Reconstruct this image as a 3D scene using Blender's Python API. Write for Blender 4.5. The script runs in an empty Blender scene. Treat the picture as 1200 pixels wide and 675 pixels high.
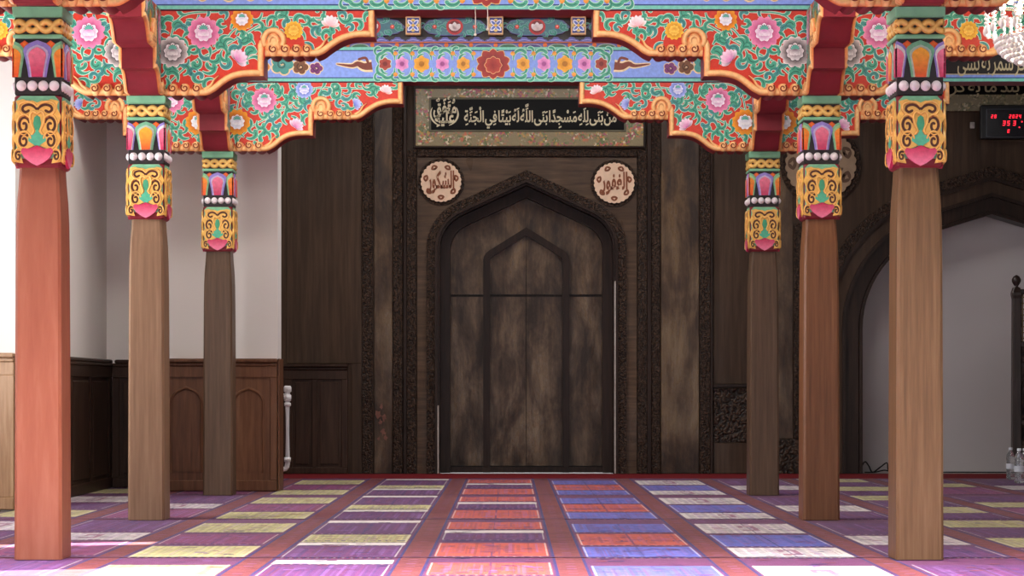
import bpy, bmesh, math, random
from mathutils import Vector, Matrix

# ------------------------------------------------------------------ measures
# The hall is measured from the photograph: nave 4.2 m between post centres, camera 0.813 m above the carpet.
W, F, VPX, VPY, HC = 4.2, 2400.0, 597.0, 456.4, 0.813
def X(px, s): return (px - VPX) / s * W
def Z(py, s): return HC + (VPY - py) / s * W
def Yd(s): return F * W / s
PI = math.pi
rnd = random.Random(7)
C = bpy.context.scene.collection

def lin(c):
    out = []
    for v in c:
        v = v / 255.0
        out.append(v / 12.92 if v <= 0.04045 else ((v + 0.055) / 1.055) ** 2.4)
    return tuple(out)

# ------------------------------------------------------------------ materials
def new_mat(name):
    m = bpy.data.materials.new(name)
    m.use_nodes = True
    nt = m.node_tree
    b = nt.nodes['Principled BSDF']
    return m, nt, b

def noise_node(nt, scale, stretch, detail=4.0, rough=0.55, coord='Object'):
    tc = nt.nodes.new('ShaderNodeTexCoord')
    mp = nt.nodes.new('ShaderNodeMapping')
    mp.inputs['Scale'].default_value = stretch
    n = nt.nodes.new('ShaderNodeTexNoise')
    n.inputs['Scale'].default_value = scale
    n.inputs['Detail'].default_value = detail
    n.inputs['Roughness'].default_value = rough
    nt.links.new(tc.outputs[coord], mp.inputs['Vector'])
    nt.links.new(mp.outputs['Vector'], n.inputs['Vector'])
    return n

def ramp(nt, fac, stops):
    r = nt.nodes.new('ShaderNodeValToRGB')
    e = r.color_ramp.elements
    while len(e) < len(stops): e.new(0.5)
    for i, (p, c) in enumerate(stops):
        e[i].position = p
        e[i].color = (c[0], c[1], c[2], 1)
    nt.links.new(fac, r.inputs['Fac'])
    return r

def bump(nt, b, height, strength, dist=0.01):
    bp = nt.nodes.new('ShaderNodeBump')
    bp.inputs['Strength'].default_value = strength
    bp.inputs['Distance'].default_value = dist
    nt.links.new(height, bp.inputs['Height'])
    nt.links.new(bp.outputs['Normal'], b.inputs['Normal'])
    return bp

def plain(name, rgb, rough=0.5, spec=0.5, vary=0.12, scale=9.0, metal=0.0):
    m, nt, b = new_mat(name)
    c = lin(rgb)
    n = noise_node(nt, scale, (1, 1, 1))
    lo = tuple(v * (1 - vary) for v in c); hi = tuple(min(1, v * (1 + vary)) for v in c)
    r = ramp(nt, n.outputs['Fac'], [(0.3, lo), (0.7, hi)])
    nt.links.new(r.outputs['Color'], b.inputs['Base Color'])
    b.inputs['Roughness'].default_value = rough
    b.inputs['Specular IOR Level'].default_value = spec
    b.inputs['Metallic'].default_value = metal
    return m

def wood(name, dark, mid, light, rough=0.4, spec=0.5, grain=(14, 14, 0.9), bstr=0.25, wavy=0.0, wav_scale=2.2):
    m, nt, b = new_mat(name)
    n1 = noise_node(nt, 3.0, grain, 8, 0.62)
    n2 = noise_node(nt, 1.3, (1.6, 1.6, 0.45), 3, 0.5)
    mx = nt.nodes.new('ShaderNodeMath'); mx.operation = 'MULTIPLY_ADD'
    mx.inputs[1].default_value = 0.6
    nt.links.new(n1.outputs['Fac'], mx.inputs[0])
    m2 = nt.nodes.new('ShaderNodeMath'); m2.operation = 'MULTIPLY'; m2.inputs[1].default_value = 0.4
    nt.links.new(n2.outputs['Fac'], m2.inputs[0])
    nt.links.new(m2.outputs[0], mx.inputs[2])
    r = ramp(nt, mx.outputs[0], [(0.34, lin(dark)), (0.5, lin(mid)), (0.66, lin(light))])
    nt.links.new(r.outputs['Color'], b.inputs['Base Color'])
    b.inputs['Roughness'].default_value = rough
    b.inputs['Specular IOR Level'].default_value = spec
    if wavy:
        n3 = noise_node(nt, wav_scale, (1.5, 1.5, 0.6), 3, 0.55)
        ad = nt.nodes.new('ShaderNodeMath'); ad.operation = 'MULTIPLY_ADD'
        ad.inputs[1].default_value = wavy
        nt.links.new(n3.outputs['Fac'], ad.inputs[0])
        nt.links.new(mx.outputs[0], ad.inputs[2])
        bump(nt, b, ad.outputs[0], bstr, 0.02)
        rr = ramp(nt, n3.outputs['Fac'], [(0.35, (rough + .22,) * 3), (0.65, (max(.08, rough - .1),) * 3)])
        nt.links.new(rr.outputs['Color'], b.inputs['Roughness'])
    else:
        bump(nt, b, n1.outputs['Fac'], bstr, 0.004)
    return m

def carved(name, dark, light, scale=26.0, bstr=1.0):
    """deep foliage carving: cell-and-scroll relief with darker hollows and paler ridges"""
    m, nt, b = new_mat(name)
    tc = nt.nodes.new('ShaderNodeTexCoord')
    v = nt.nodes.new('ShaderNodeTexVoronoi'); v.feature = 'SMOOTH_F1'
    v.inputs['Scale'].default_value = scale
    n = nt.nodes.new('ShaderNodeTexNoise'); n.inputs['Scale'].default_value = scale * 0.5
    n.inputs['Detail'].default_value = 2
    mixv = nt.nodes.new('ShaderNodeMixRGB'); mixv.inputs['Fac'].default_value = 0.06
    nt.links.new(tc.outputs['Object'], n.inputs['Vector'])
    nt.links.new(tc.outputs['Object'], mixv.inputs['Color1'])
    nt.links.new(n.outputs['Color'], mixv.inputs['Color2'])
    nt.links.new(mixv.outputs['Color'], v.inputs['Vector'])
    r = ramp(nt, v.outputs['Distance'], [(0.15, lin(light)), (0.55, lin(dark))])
    nt.links.new(r.outputs['Color'], b.inputs['Base Color'])
    inv = nt.nodes.new('ShaderNodeMath'); inv.operation = 'SUBTRACT'; inv.inputs[0].default_value = 1
    nt.links.new(v.outputs['Distance'], inv.inputs[1])
    bump(nt, b, inv.outputs[0], bstr, 0.02)
    b.inputs['Roughness'].default_value = 0.42
    b.inputs['Specular IOR Level'].default_value = 0.3
    return m

def painted(name, rough=0.42, spec=0.4, coat=0.0, weave=0):
    """hand-painted or woven surface: colours come from the pattern laid out in the mesh"""
    m, nt, b = new_mat(name)
    at = nt.nodes.new('ShaderNodeVertexColor'); at.layer_name = 'Col'
    n = noise_node(nt, 40.0 if not weave else 14.0, (1, 1, 1), 5, 0.6)
    r = ramp(nt, n.outputs['Fac'], [(0.3, (0.8,) * 3), (0.7, (1.08,) * 3)] if not weave else [(0.3, (0.72,) * 3), (0.7, (1.12,) * 3)])
    mx = nt.nodes.new('ShaderNodeMixRGB'); mx.blend_type = 'MULTIPLY'; mx.inputs['Fac'].default_value = 1
    nt.links.new(at.outputs['Color'], mx.inputs['Color1'])
    nt.links.new(r.outputs['Color'], mx.inputs['Color2'])
    nt.links.new(mx.outputs['Color'], b.inputs['Base Color'])
    b.inputs['Roughness'].default_value = rough
    b.inputs['Specular IOR Level'].default_value = spec
    b.inputs['Coat Weight'].default_value = coat
    b.inputs['Coat Roughness'].default_value = 0.25
    if weave:
        n2 = noise_node(nt, 220.0, (1, 1, 1), 2, 0.6)
        bump(nt, b, n2.outputs['Fac'], 0.5, 0.004)
        b.inputs['Sheen Weight'].default_value = 0.15
    return m

def emit(name, rgb, strength):
    m, nt, b = new_mat(name)
    b.inputs['Base Color'].default_value = (*lin(rgb), 1)
    b.inputs['Emission Color'].default_value = (*lin(rgb), 1)
    b.inputs['Emission Strength'].default_value = strength
    return m

def glassy(name, rgb, rough=0.05, trans=0.9, ior=1.35):
    m, nt, b = new_mat(name)
    b.inputs['Base Color'].default_value = (*lin(rgb), 1)
    b.inputs['Roughness'].default_value = rough
    b.inputs['Transmission Weight'].default_value = trans
    b.inputs['IOR'].default_value = ior
    return m

def plaster(name, rgb, patch=0.06):
    m, nt, b = new_mat(name)
    c = lin(rgb)
    n = noise_node(nt, 0.8, (1, 1, 1), 3, 0.5)
    r = ramp(nt, n.outputs['Fac'], [(0.35, tuple(v * (1 - patch) for v in c)), (0.65, c)])
    nt.links.new(r.outputs['Color'], b.inputs['Base Color'])
    b.inputs['Roughness'].default_value = 0.75
    n2 = noise_node(nt, 60, (1, 1, 1), 4, 0.6)
    bump(nt, b, n2.outputs['Fac'], 0.08, 0.004)
    return m

M = {}
M['white_plaster'] = plaster('white plaster', (236, 232, 226))
M['alcove_plaster'] = plaster('alcove plaster', (205, 200, 200), 0.1)
M['dark_board'] = wood('dark stained boards', (50, 37, 28), (66, 50, 38), (82, 63, 49), 0.40, 0.2, (9, 9, .5), 0.18, 0.7, 2.0)
M['gloss_board'] = wood('varnished dark boards', (60, 43, 31), (88, 65, 47), (116, 88, 65), 0.25, 0.30, (7, 7, .5), 0.40, 1.6, 2.4)
M['niche_board'] = wood('varnished niche veneer', (62, 46, 33), (94, 73, 54), (126, 102, 78), 0.24, 0.30, (4, 4, .6), 0.42, 1.8, 1.8)
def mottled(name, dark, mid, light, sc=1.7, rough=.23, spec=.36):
    """mottled dark varnished board, its pale glare blotches painted into the colour"""
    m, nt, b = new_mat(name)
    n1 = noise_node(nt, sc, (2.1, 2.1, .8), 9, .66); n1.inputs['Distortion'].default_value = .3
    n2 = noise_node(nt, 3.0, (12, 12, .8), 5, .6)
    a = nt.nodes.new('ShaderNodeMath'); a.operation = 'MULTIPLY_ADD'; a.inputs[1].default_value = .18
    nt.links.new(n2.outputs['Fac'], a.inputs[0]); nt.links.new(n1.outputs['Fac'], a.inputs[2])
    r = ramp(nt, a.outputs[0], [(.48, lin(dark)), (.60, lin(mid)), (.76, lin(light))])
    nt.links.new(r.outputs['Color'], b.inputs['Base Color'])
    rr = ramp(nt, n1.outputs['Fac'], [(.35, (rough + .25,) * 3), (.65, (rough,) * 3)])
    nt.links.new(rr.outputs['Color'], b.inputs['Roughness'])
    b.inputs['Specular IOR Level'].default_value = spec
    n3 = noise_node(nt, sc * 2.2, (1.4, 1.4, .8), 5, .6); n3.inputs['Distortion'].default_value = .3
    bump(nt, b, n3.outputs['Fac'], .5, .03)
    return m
M['gloss_board'] = mottled('glare painted boards', (46, 33, 24), (76, 57, 41), (118, 96, 70), 1.5)  # lightest tone stands for glare, here and on the niche veneer
M['niche_board'] = mottled('glare painted veneer', (44, 32, 23), (76, 58, 42), (120, 98, 73), 1.9)
M['spandrel'] = wood('spandrel planks', (56, 41, 30), (80, 61, 45), (104, 81, 61), 0.36, 0.3, (1.0, 9, 12), 0.2, 0.4, 2.0)
M['edge_wood'] = wood('dark moulding wood', (26, 18, 14), (42, 29, 23), (58, 42, 33), 0.36, 0.2, (12, 12, .8), 0.2)
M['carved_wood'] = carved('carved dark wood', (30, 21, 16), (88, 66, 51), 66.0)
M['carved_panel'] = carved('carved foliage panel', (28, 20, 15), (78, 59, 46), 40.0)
M['post_wood'] = wood('aged post timber', (112, 84, 62), (132, 102, 78), (150, 120, 94), 0.42, 0.3, (14, 14, .6), 0.3)
M['post_wood_right'] = wood('warm post timber', (92, 66, 42), (114, 85, 56), (134, 104, 74), 0.38, 0.35, (14, 14, .6), 0.3)
M['post_wood_chestnut'] = wood('chestnut post timber', (96, 60, 36), (120, 78, 48), (138, 94, 62), 0.4, 0.3, (14, 14, .6), 0.3)
M['post_wood_back'] = wood('weathered post timber', (72, 53, 39), (90, 69, 52), (108, 85, 66), 0.42, 0.3, (14, 14, .6), 0.35)
M['post_salmon'] = wood('salmon stained post timber', (142, 80, 60), (152, 90, 68), (164, 104, 82), 0.42, 0.35, (6, 6, .7), 0.15)
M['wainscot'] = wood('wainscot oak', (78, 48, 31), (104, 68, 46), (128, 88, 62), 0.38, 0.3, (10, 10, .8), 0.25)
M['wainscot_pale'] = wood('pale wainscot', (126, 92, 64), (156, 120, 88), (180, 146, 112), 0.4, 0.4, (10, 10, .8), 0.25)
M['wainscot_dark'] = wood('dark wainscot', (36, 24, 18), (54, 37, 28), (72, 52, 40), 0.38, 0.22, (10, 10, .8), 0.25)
M['burgundy'] = plain('burgundy lacquer', (128, 38, 48), 0.42, 0.3)
M['gold'] = painted('gold painted carving', 0.4, 0.35)
M['paint'] = painted('painted ornament', 0.4, 0.4, 0.1)
M['green'] = plain('sea green paint', (128, 190, 150), 0.45, 0.4)
M['ink'] = plain('black brown paint', (44, 38, 38), 0.5, 0.4)
M['bead'] = plain('white bead paint', (236, 228, 230), 0.35, 0.5, 0.04)
M['carpet'] = painted('woven carpet', 0.92, 0.15, 0.0, 1)
M['red_carpet'] = plain('red carpet edging', (116, 30, 36), 0.92, 0.15)
M['roof'] = wood('roof boards', (90, 70, 55), (115, 92, 74), (136, 112, 92), 0.6, 0.3, (8, .8, 8), 0.2)
M['stone'] = plain('floor screed', (120, 105, 98), 0.8, 0.3)
M['sign_black'] = plain('black sign lacquer', (9, 9, 10), 0.35, 0.1, 0.05)
M['sign_gold'] = plain('pale gold lettering', (232, 222, 186), 0.35, 0.5, 0.05)
M['roundel'] = plain('pale roundel wood', (232, 200, 172), 0.55, 0.3, 0.1, 14)
M['roundel_ink'] = plain('reddish brown carving', (134, 76, 50), 0.55, 0.3, 0.1)
M['big_roundel'] = plain('tan roundel wood', (150, 126, 102), 0.55, 0.3, 0.1, 14)
M['white_paint'] = plain('white paint', (222, 220, 222), 0.4, 0.5, 0.05)
M['clock_case'] = plain('black clock case', (20, 20, 24), 0.35, 0.5, 0.05)
M['clock_face'] = plain('dark clock screen', (24, 26, 34), 0.2, 0.5, 0.05)
M['clock_edge'] = plain('grey screen edge', (70, 74, 84), 0.4, 0.5, 0.05)
M['clock_print'] = plain('grey print', (110, 112, 120), 0.5, 0.3, 0.05)
M['red_led'] = emit('red led', (255, 40, 60), 2.2)
M['crystal'] = glassy('cut crystal', (255, 252, 248), 0.15, 0.25, 1.5)
M['brass'] = plain('chandelier metal', (200, 190, 170), 0.25, 0.5, 0.1, 9, 1.0)
M['bulb'] = emit('warm bulb', (255, 236, 205), 28.0)
M['bottle'] = glassy('clear bottle plastic', (240, 244, 248), 0.06, 0.85, 1.3)
M['water'] = glassy('water', (250, 252, 255), 0.02, 1.0, 1.33)
M['cap'] = plain('bottle cap', (226, 230, 238), 0.4, 0.5, 0.05)
M['label_film'] = plain('bottle label film', (206, 212, 222), 0.4, 0.5, 0.15, 30)
M['cable'] = plain('black cable', (20, 18, 20), 0.5, 0.4, 0.05)
M['string'] = plain('pale cord', (214, 204, 190), 0.6, 0.3, 0.05)
M['peel'] = plain('pale edge strip', (176, 168, 160), 0.5, 0.4, 0.2, 30)

# ------------------------------------------------------------------ mesh builder
class MB:
    def __init__(self):
        self.v = []; self.f = []; self.c = []; self.sm = []; self.mi = []
        self.M = Matrix.Identity(4); self.mat = 0; self.smooth = False; self.n = 0
    def face(self, pts, col=(1, 1, 1), cols=None):
        i = len(self.v)
        self.v.extend([tuple(self.M @ Vector(p)) for p in pts])
        self.f.append(tuple(range(i, i + len(pts))))
        self.c.append(cols if cols else [col] * len(pts))
        self.sm.append(self.smooth); self.mi.append(self.mat)
    def grid(self, rows, closed=False, colrows=None, smooth=True, col=(1, 1, 1)):
        """skin rows of points with shared vertices"""
        i = len(self.v); n = len(rows[0])
        for r in rows: self.v.extend([tuple(self.M @ Vector(p)) for p in r])
        for a in range(len(rows) - 1):
            for b in range(n if closed else n - 1):
                b2 = (b + 1) % n
                self.f.append((i + a * n + b, i + a * n + b2, i + (a + 1) * n + b2, i + (a + 1) * n + b))
                if colrows: self.c.append([colrows[a][b], colrows[a][b2], colrows[a + 1][b2], colrows[a + 1][b]])
                else: self.c.append([col] * 4)
                self.sm.append(smooth); self.mi.append(self.mat)
    def box(self, x0, x1, y0, y1, z0, z1, ch=0.0, col=(1, 1, 1)):
        if ch <= 0:
            p = [(x0, y0, z0), (x1, y0, z0), (x1, y1, z0), (x0, y1, z0), (x0, y0, z1), (x1, y0, z1), (x1, y1, z1), (x0, y1, z1)]
            i = len(self.v); self.v.extend([tuple(self.M @ Vector(q)) for q in p])
            for q in ((0, 3, 2, 1), (4, 5, 6, 7), (0, 1, 5, 4), (1, 2, 6, 5), (2, 3, 7, 6), (3, 0, 4, 7)):
                self.f.append(tuple(i + k for k in q)); self.c.append([col] * 4); self.sm.append(False); self.mi.append(self.mat)
        else:
            cx, cy = (x0 + x1) / 2, (y0 + y1) / 2
            self.stack([(z0, (x1 - x0) / 2 - ch, (y1 - y0) / 2 - ch), (z0 + ch, (x1 - x0) / 2, (y1 - y0) / 2),
                        (z1 - ch, (x1 - x0) / 2, (y1 - y0) / 2), (z1, (x1 - x0) / 2 - ch, (y1 - y0) / 2 - ch)], cx, cy, min(ch, .02), col)
    def stack(self, secs, cx=0, cy=0, corner=0.012, col=(1, 1, 1)):
        """rectangular sections with chamfered corners, (z, half x, half y)"""
        rows = []
        for z, a, b in secs:
            k = min(corner, a * .5, b * .5)
            rows.append([(cx + x, cy + y, z) for x, y in ((-a + k, -b), (a - k, -b), (a, -b + k), (a, b - k), (a - k, b), (-a + k, b), (-a, b - k), (-a, -b + k))])
        self.grid(rows, True, None, False, col)
        self.face(rows[0][::-1], col); self.face(rows[-1], col)
    def prism(self, o, y0, y1, col=(1, 1, 1)):
        """outline in x-z pushed from y0 (front) to y1"""
        i = len(self.v); n = len(o)
        self.v.extend([tuple(self.M @ Vector((p[0], y0, p[1]))) for p in o])
        self.v.extend([tuple(self.M @ Vector((p[0], y1, p[1]))) for p in o])
        self.f.append(tuple(range(i, i + n))); self.f.append(tuple(range(i + 2 * n - 1, i + n - 1, -1)))
        self.c += [[col] * n] * 2; self.sm += [False] * 2; self.mi += [self.mat] * 2
        for k in range(n):
            k2 = (k + 1) % n
            self.f.append((i + k, i + n + k, i + n + k2, i + k2)); self.c.append([col] * 4); self.sm.append(False); self.mi.append(self.mat)
    def band(self, outer, inner, y0, y1, col=(1, 1, 1)):
        """strip between two open outlines of equal length in x-z, from y0 to y1"""
        n = len(outer)
        rows = [[(p[0], y1, p[1]) for p in outer], [(p[0], y0, p[1]) for p in outer], [(p[0], y0, p[1]) for p in inner], [(p[0], y1, p[1]) for p in inner]]
        for a in range(3):
            for k in range(n - 1):
                self.face([rows[a][k], rows[a][k + 1], rows[a + 1][k + 1], rows[a + 1][k]], col)
        for k in (0, n - 1): self.face([rows[0][k], rows[1][k], rows[2][k], rows[3][k]], col)
    def lathe(self, prof, cx=0, cy=0, n=20, col=(1, 1, 1)):
        rows = [[(cx + r * math.cos(2 * PI * k / n), cy + r * math.sin(2 * PI * k / n), z) for k in range(n)] for r, z in prof]
        self.grid(rows, True, None, True, col)
    def tube(self, pts, r, n=8, col=(1, 1, 1)):
        pts = [Vector(p) for p in pts]; rows = []
        for i, p in enumerate(pts):
            d = (pts[min(i + 1, len(pts) - 1)] - pts[max(i - 1, 0)]).normalized()
            a = d.cross(Vector((0, 0, 1)))
            if a.length < 1e-3: a = d.cross(Vector((0, 1, 0)))
            a.normalize(); b = d.cross(a)
            rr = r[i] if isinstance(r, (list, tuple)) else r
            rows.append([tuple(p + a * rr * math.cos(2 * PI * k / n) + b * rr * math.sin(2 * PI * k / n)) for k in range(n)])
        self.grid(rows, True, None, True, col)
        self.face(rows[0], col); self.face(rows[-1], col)
    def ball(self, x, y, z, r, n=12, m=8, sx=1, sz=1, col=(1, 1, 1)):
        rows = []
        for a in range(m + 1):
            t = PI * a / m; rr = max(r * math.sin(t), 1e-4)
            rows.append([(x + rr * sx * math.cos(2 * PI * k / n), y + rr * sx * math.sin(2 * PI * k / n), z - r * sz * math.cos(t)) for k in range(n)])
        self.grid(rows, True, None, True, col)
    # ---- painting on a plane facing -y; every stroke lies a hair above the last
    def off(self, layer):
        self.n += 1
        return -(layer * 0.0007 + (self.n % 400) * 1.2e-6)
    def poly(self, pts, col, layer=0, y=0.0, cols=None):
        a = sum(pts[i][0] * pts[(i + 1) % len(pts)][1] - pts[(i + 1) % len(pts)][0] * pts[i][1] for i in range(len(pts)))
        if a < 0:
            pts = pts[::-1]; cols = cols[::-1] if cols else None
        o = y + self.off(layer)
        self.face([(p[0], o, p[1]) for p in pts], col, cols)
    def rect(self, x0, x1, z0, z1, col, layer=0, y=0.0):
        self.poly([(x0, z0), (x1, z0), (x1, z1), (x0, z1)], col, layer, y)
    def disc(self, x, z, r, col, layer=0, y=0.0, n=14, sx=1.0):
        self.poly([(x + sx * r * math.cos(2 * PI * k / n), z + r * math.sin(2 * PI * k / n)) for k in range(n)], col, layer, y)
    def ribbon(self, path, widths, col, layer=0, y=0.0, cap=True):
        L, R = offset(path, widths)
        o = y + self.off(layer)
        i = len(self.v); n = len(path)
        for p, q in zip(L, R):
            self.v.append(tuple(self.M @ Vector((p[0], o, p[1])))); self.v.append(tuple(self.M @ Vector((q[0], o, q[1]))))
        for k in range(n - 1):
            self.f.append((i + 2 * k, i + 2 * k + 1, i + 2 * k + 3, i + 2 * k + 2)); self.c.append([col] * 4); self.sm.append(False); self.mi.append(self.mat)
        if cap:
            w = widths[-1] if isinstance(widths, (list, tuple)) else widths
            if w > 0.004: self.disc(path[-1][0], path[-1][1], w / 2, col, layer, y, 8)
    def relief(self, path, widths, depth, y=0.0, c_edge=(1, 1, 1), c_ridge=(1, 1, 1)):
        """half-round carved strand standing out towards -y"""
        ts = (-1, -.75, -.3, .3, .75, 1)
        L, R = offset(path, widths)
        rows = []; cr = []
        n = len(path)
        for k, (p, q) in enumerate(zip(L, R)):
            e = 1.0 if 0 < k < n - 1 else 0.25
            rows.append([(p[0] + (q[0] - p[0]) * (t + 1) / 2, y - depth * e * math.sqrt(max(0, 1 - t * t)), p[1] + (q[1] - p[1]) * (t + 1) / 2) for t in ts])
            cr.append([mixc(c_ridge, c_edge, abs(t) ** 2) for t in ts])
        self.grid(rows, False, cr)
    def petal(self, x, z, ang, L, w, c0, c1, layer, y=0.0, outline=None, ow=0.002, point=1.0, pw=1.0):
        if outline: self.petal(x - ow * .5 * math.cos(ang), z - ow * .5 * math.sin(ang), ang, L + 2 * ow, w + 2 * ow, outline, outline, layer, y)
        ca, sa = math.cos(ang), math.sin(ang)
        o = y + self.off(layer + (1 if outline else 0))
        prof = [(0, .22), (.25, .8), (.5, 1), (.72, .9), (.9, .5), (1.0, .06 * point)]
        i = len(self.v)
        for t, h in prof:
            for s in (-1, 1):
                px, pz = x + ca * L * t - sa * s * h * w / 2, z + sa * L * t + ca * s * h * w / 2
                self.v.append(tuple(self.M @ Vector((px, o, pz))))
        cc = [mixc(c0, c1, t ** pw) for t, _ in prof]
        for k in range(len(prof) - 1):
            self.f.append((i + 2 * k, i + 2 * k + 1, i + 2 * k + 3, i + 2 * k + 2))
            self.c.append([cc[k], cc[k], cc[k + 1], cc[k + 1]]); self.sm.append(False); self.mi.append(self.mat)
    def mesh(self, name, mats):
        me = bpy.data.meshes.new(name)
        me.from_pydata(self.v, [], self.f)
        ca = me.color_attributes.new('Col', 'FLOAT_COLOR', 'CORNER')
        flat = []
        for cs in self.c:
            for c in cs: flat.extend((c[0], c[1], c[2], 1.0))
        ca.data.foreach_set('color', flat)
        me.polygons.foreach_set('use_smooth', self.sm)
        me.polygons.foreach_set('material_index', self.mi)
        for m in (mats if isinstance(mats, (list, tuple)) else [mats]): me.materials.append(m)
        me.update()
        return me

def mixc(a, b, t): return tuple(a[i] + (b[i] - a[i]) * t for i in range(3))
def offset(path, widths):
    n = len(path); L = []; R = []
    for i in range(n):
        a = path[max(i - 1, 0)]; b = path[min(i + 1, n - 1)]
        dx, dz = b[0] - a[0], b[1] - a[1]; d = math.hypot(dx, dz) or 1
        w = (widths[i] if isinstance(widths, (list, tuple)) else widths) / 2
        L.append((path[i][0] - dz / d * w, path[i][1] + dx / d * w)); R.append((path[i][0] + dz / d * w, path[i][1] - dx / d * w))
    return L, R
def spiral(cx, cz, r0, r1, a0, turns, n=22):
    return [(cx + (r0 + (r1 - r0) * k / n) * math.cos(a0 + 2 * PI * turns * k / n), cz + (r0 + (r1 - r0) * k / n) * math.sin(a0 + 2 * PI * turns * k / n)) for k in range(n + 1)]
def smooth_path(pts, n=6):
    out = []
    for i in range(len(pts) - 1):
        p0 = pts[max(i - 1, 0)]; p1 = pts[i]; p2 = pts[i + 1]; p3 = pts[min(i + 2, len(pts) - 1)]
        for k in range(n):
            t = k / n
            out.append(tuple(0.5 * (2 * p1[j] + (p2[j] - p0[j]) * t + (2 * p0[j] - 5 * p1[j] + 4 * p2[j] - p3[j]) * t * t + (3 * p1[j] - p0[j] - 3 * p2[j] + p3[j]) * t ** 3) for j in range(len(p1))))
    out.append(tuple(pts[-1]))
    return out

# ------------------------------------------------------------------ objects
def link(name, me, parent=None, loc=(0, 0, 0)):
    o = bpy.data.objects.new(name, me); C.objects.link(o)
    o.location = loc
    if parent is not None: o.parent = parent
    return o
def obj(name, mb, mats, parent=None, loc=(0, 0, 0), label=None):
    o = link(name, mb.mesh(name, mats), parent, loc)
    if label: o['label'] = label
    return o
def tag(o, label, cat, group=None):
    o['label'] = label; o['category'] = cat; o['kind'] = 'thing'
    if group: o['group'] = group
    return o
def thing(name, label, cat, loc, group=None):
    o = bpy.data.objects.new(name, None); C.objects.link(o); o.location = loc
    o.empty_display_size = 0.1
    return tag(o, label, cat, group)
def struct(name, mb, mats, loc=(0, 0, 0)):
    o = link(name, mb.mesh(name, mats), None, loc); o['kind'] = 'structure'
    return o
# ================================================================== SETTING
YW = 19.8; SW = F * W / YW          # back wall plane and its scale
def xw(px): return X(px, SW)
def zw(py): return Z(py, SW)
KW = W / SW
ZC = 4.05

def arch(cx, a, zs, r, th, n=12, z0=0.0):
    """left foot, up the jamb, round the shoulder, straight to the point, and mirrored down"""
    L = [(cx - a, z0), (cx - a, zs)]
    for k in range(1, n + 1):
        ph = PI - (PI / 2 - th) * k / n
        L.append((cx - a + r + r * math.cos(ph), zs + r * math.sin(ph)))
    ex, ez = L[-1]
    top = (cx, ez + (cx - ex) * math.tan(th))
    return L + [top] + [(2 * cx - x, z) for x, z in L[::-1]]

MX = xw(617); MA = 103 * KW; MS = zw(292); MR = 45 * KW; MT = math.radians(25)
RX = xw(1161); RA = 155 * KW; RS = zw(385); RR = 122 * KW; RT = math.radians(17)

mb = MB(); mb.box(-6.4, 8.6, -3.0, 21.6, -0.2, -0.012); struct('floor', mb, M['stone'])

# back wall: one boarded wall cut by the prayer niche and the alcove arch
ma = arch(MX, MA, MS, MR, MT); ra = arch(RX, RA, RS, RR, RT)
out = [(-4.3, -0.012)] + [(ma[0][0], -0.012)] + ma[1:-1] + [(ma[-1][0], -0.012), (ra[0][0], -0.012)] + ra[1:-1] + [(ra[-1][0], -0.012), (8.5, -0.012), (8.5, ZC), (-4.3, ZC)]
mb = MB(); mb.prism(out, YW, YW + 0.34); struct('wall_back', mb, M['dark_board'])
mb = MB(); mb.box(RX - RA - .1, RX + RA + .1, YW + 0.34, YW + 0.5, -0.012, 3.4); struct('wall_alcove', mb, M['alcove_plaster'])

# left side: outer wall with window openings, two plastered piers and the recess between them
def wall_openings(name, x0, x1, ya, yb, holes, m):
    mb = MB(); y = ya
    for h0, h1, z0, z1 in holes:
        mb.box(x0, x1, y, h0, -0.012, ZC)
        mb.box(x0, x1, h0, h1, -0.012, z0); mb.box(x0, x1, h0, h1, z1, ZC); y = h1
    mb.box(x0, x1, y, yb, -0.012, ZC)
    return struct(name, mb, m)
wall_openings('wall_left', -4.75, -4.6, -3.0, 13.88, [(2.0, 3.2, .3, 2.6), (4.6, 5.8, .3, 2.6), (7.35, 8.55, .9, 2.75), (9.98, 10.22, .9, 2.32)], M['white_plaster'])
xA = X(18, 726); yA = Yd(726); yC = Yd(592); yB = Yd(613)
mb = MB(); mb.box(-6.2, xA, yA, yC + .3, -0.012, ZC); struct('wall_left_pier', mb, M['white_plaster'])
xB0 = X(176, 613); xB1 = X(325.5, 613)
mb = MB(); mb.box(xA, xB0 + .2, yC + .001, yC + .2, .002, ZC); struct('wall_left_recess', mb, M['white_plaster'])
mb = MB()
mb.prism([(xB0, .002), (xB1, .002), (xB1, ZC), (xB0, ZC)], yB, yB + .25)
mb.box(xB0, xB0 + .2, yB + .25, yC, .002, ZC); struct('wall_left_partition', mb, M['white_plaster'])
mb = MB(); mb.box(-4.5, -4.3, yC + .3, 20.1, -.012, ZC); struct('wall_left_end', mb, M['white_plaster'])
# right and front walls
wall_openings('wall_right', 8.5, 8.65, -3.0, 20.1, [], M['white_plaster'])
mb = MB()
xs = [-4.75, -3.9, -1.5, -.9, 1.5, 2.1, 4.5, 5.1, 7.5, 8.65]
for i in range(0, 10, 2): mb.box(xs[i], xs[i + 1], -3.15, -3.0, -0.012, ZC)
for i in range(1, 9, 2): mb.box(xs[i], xs[i + 1], -3.15, -3.0, 2.7, ZC)
struct('wall_front', mb, M['white_plaster'])
mb = MB(); mb.box(-6.4, 8.65, -3.15, 20.6, ZC, ZC + .15); struct('ceiling', mb, M['roof'])

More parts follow.
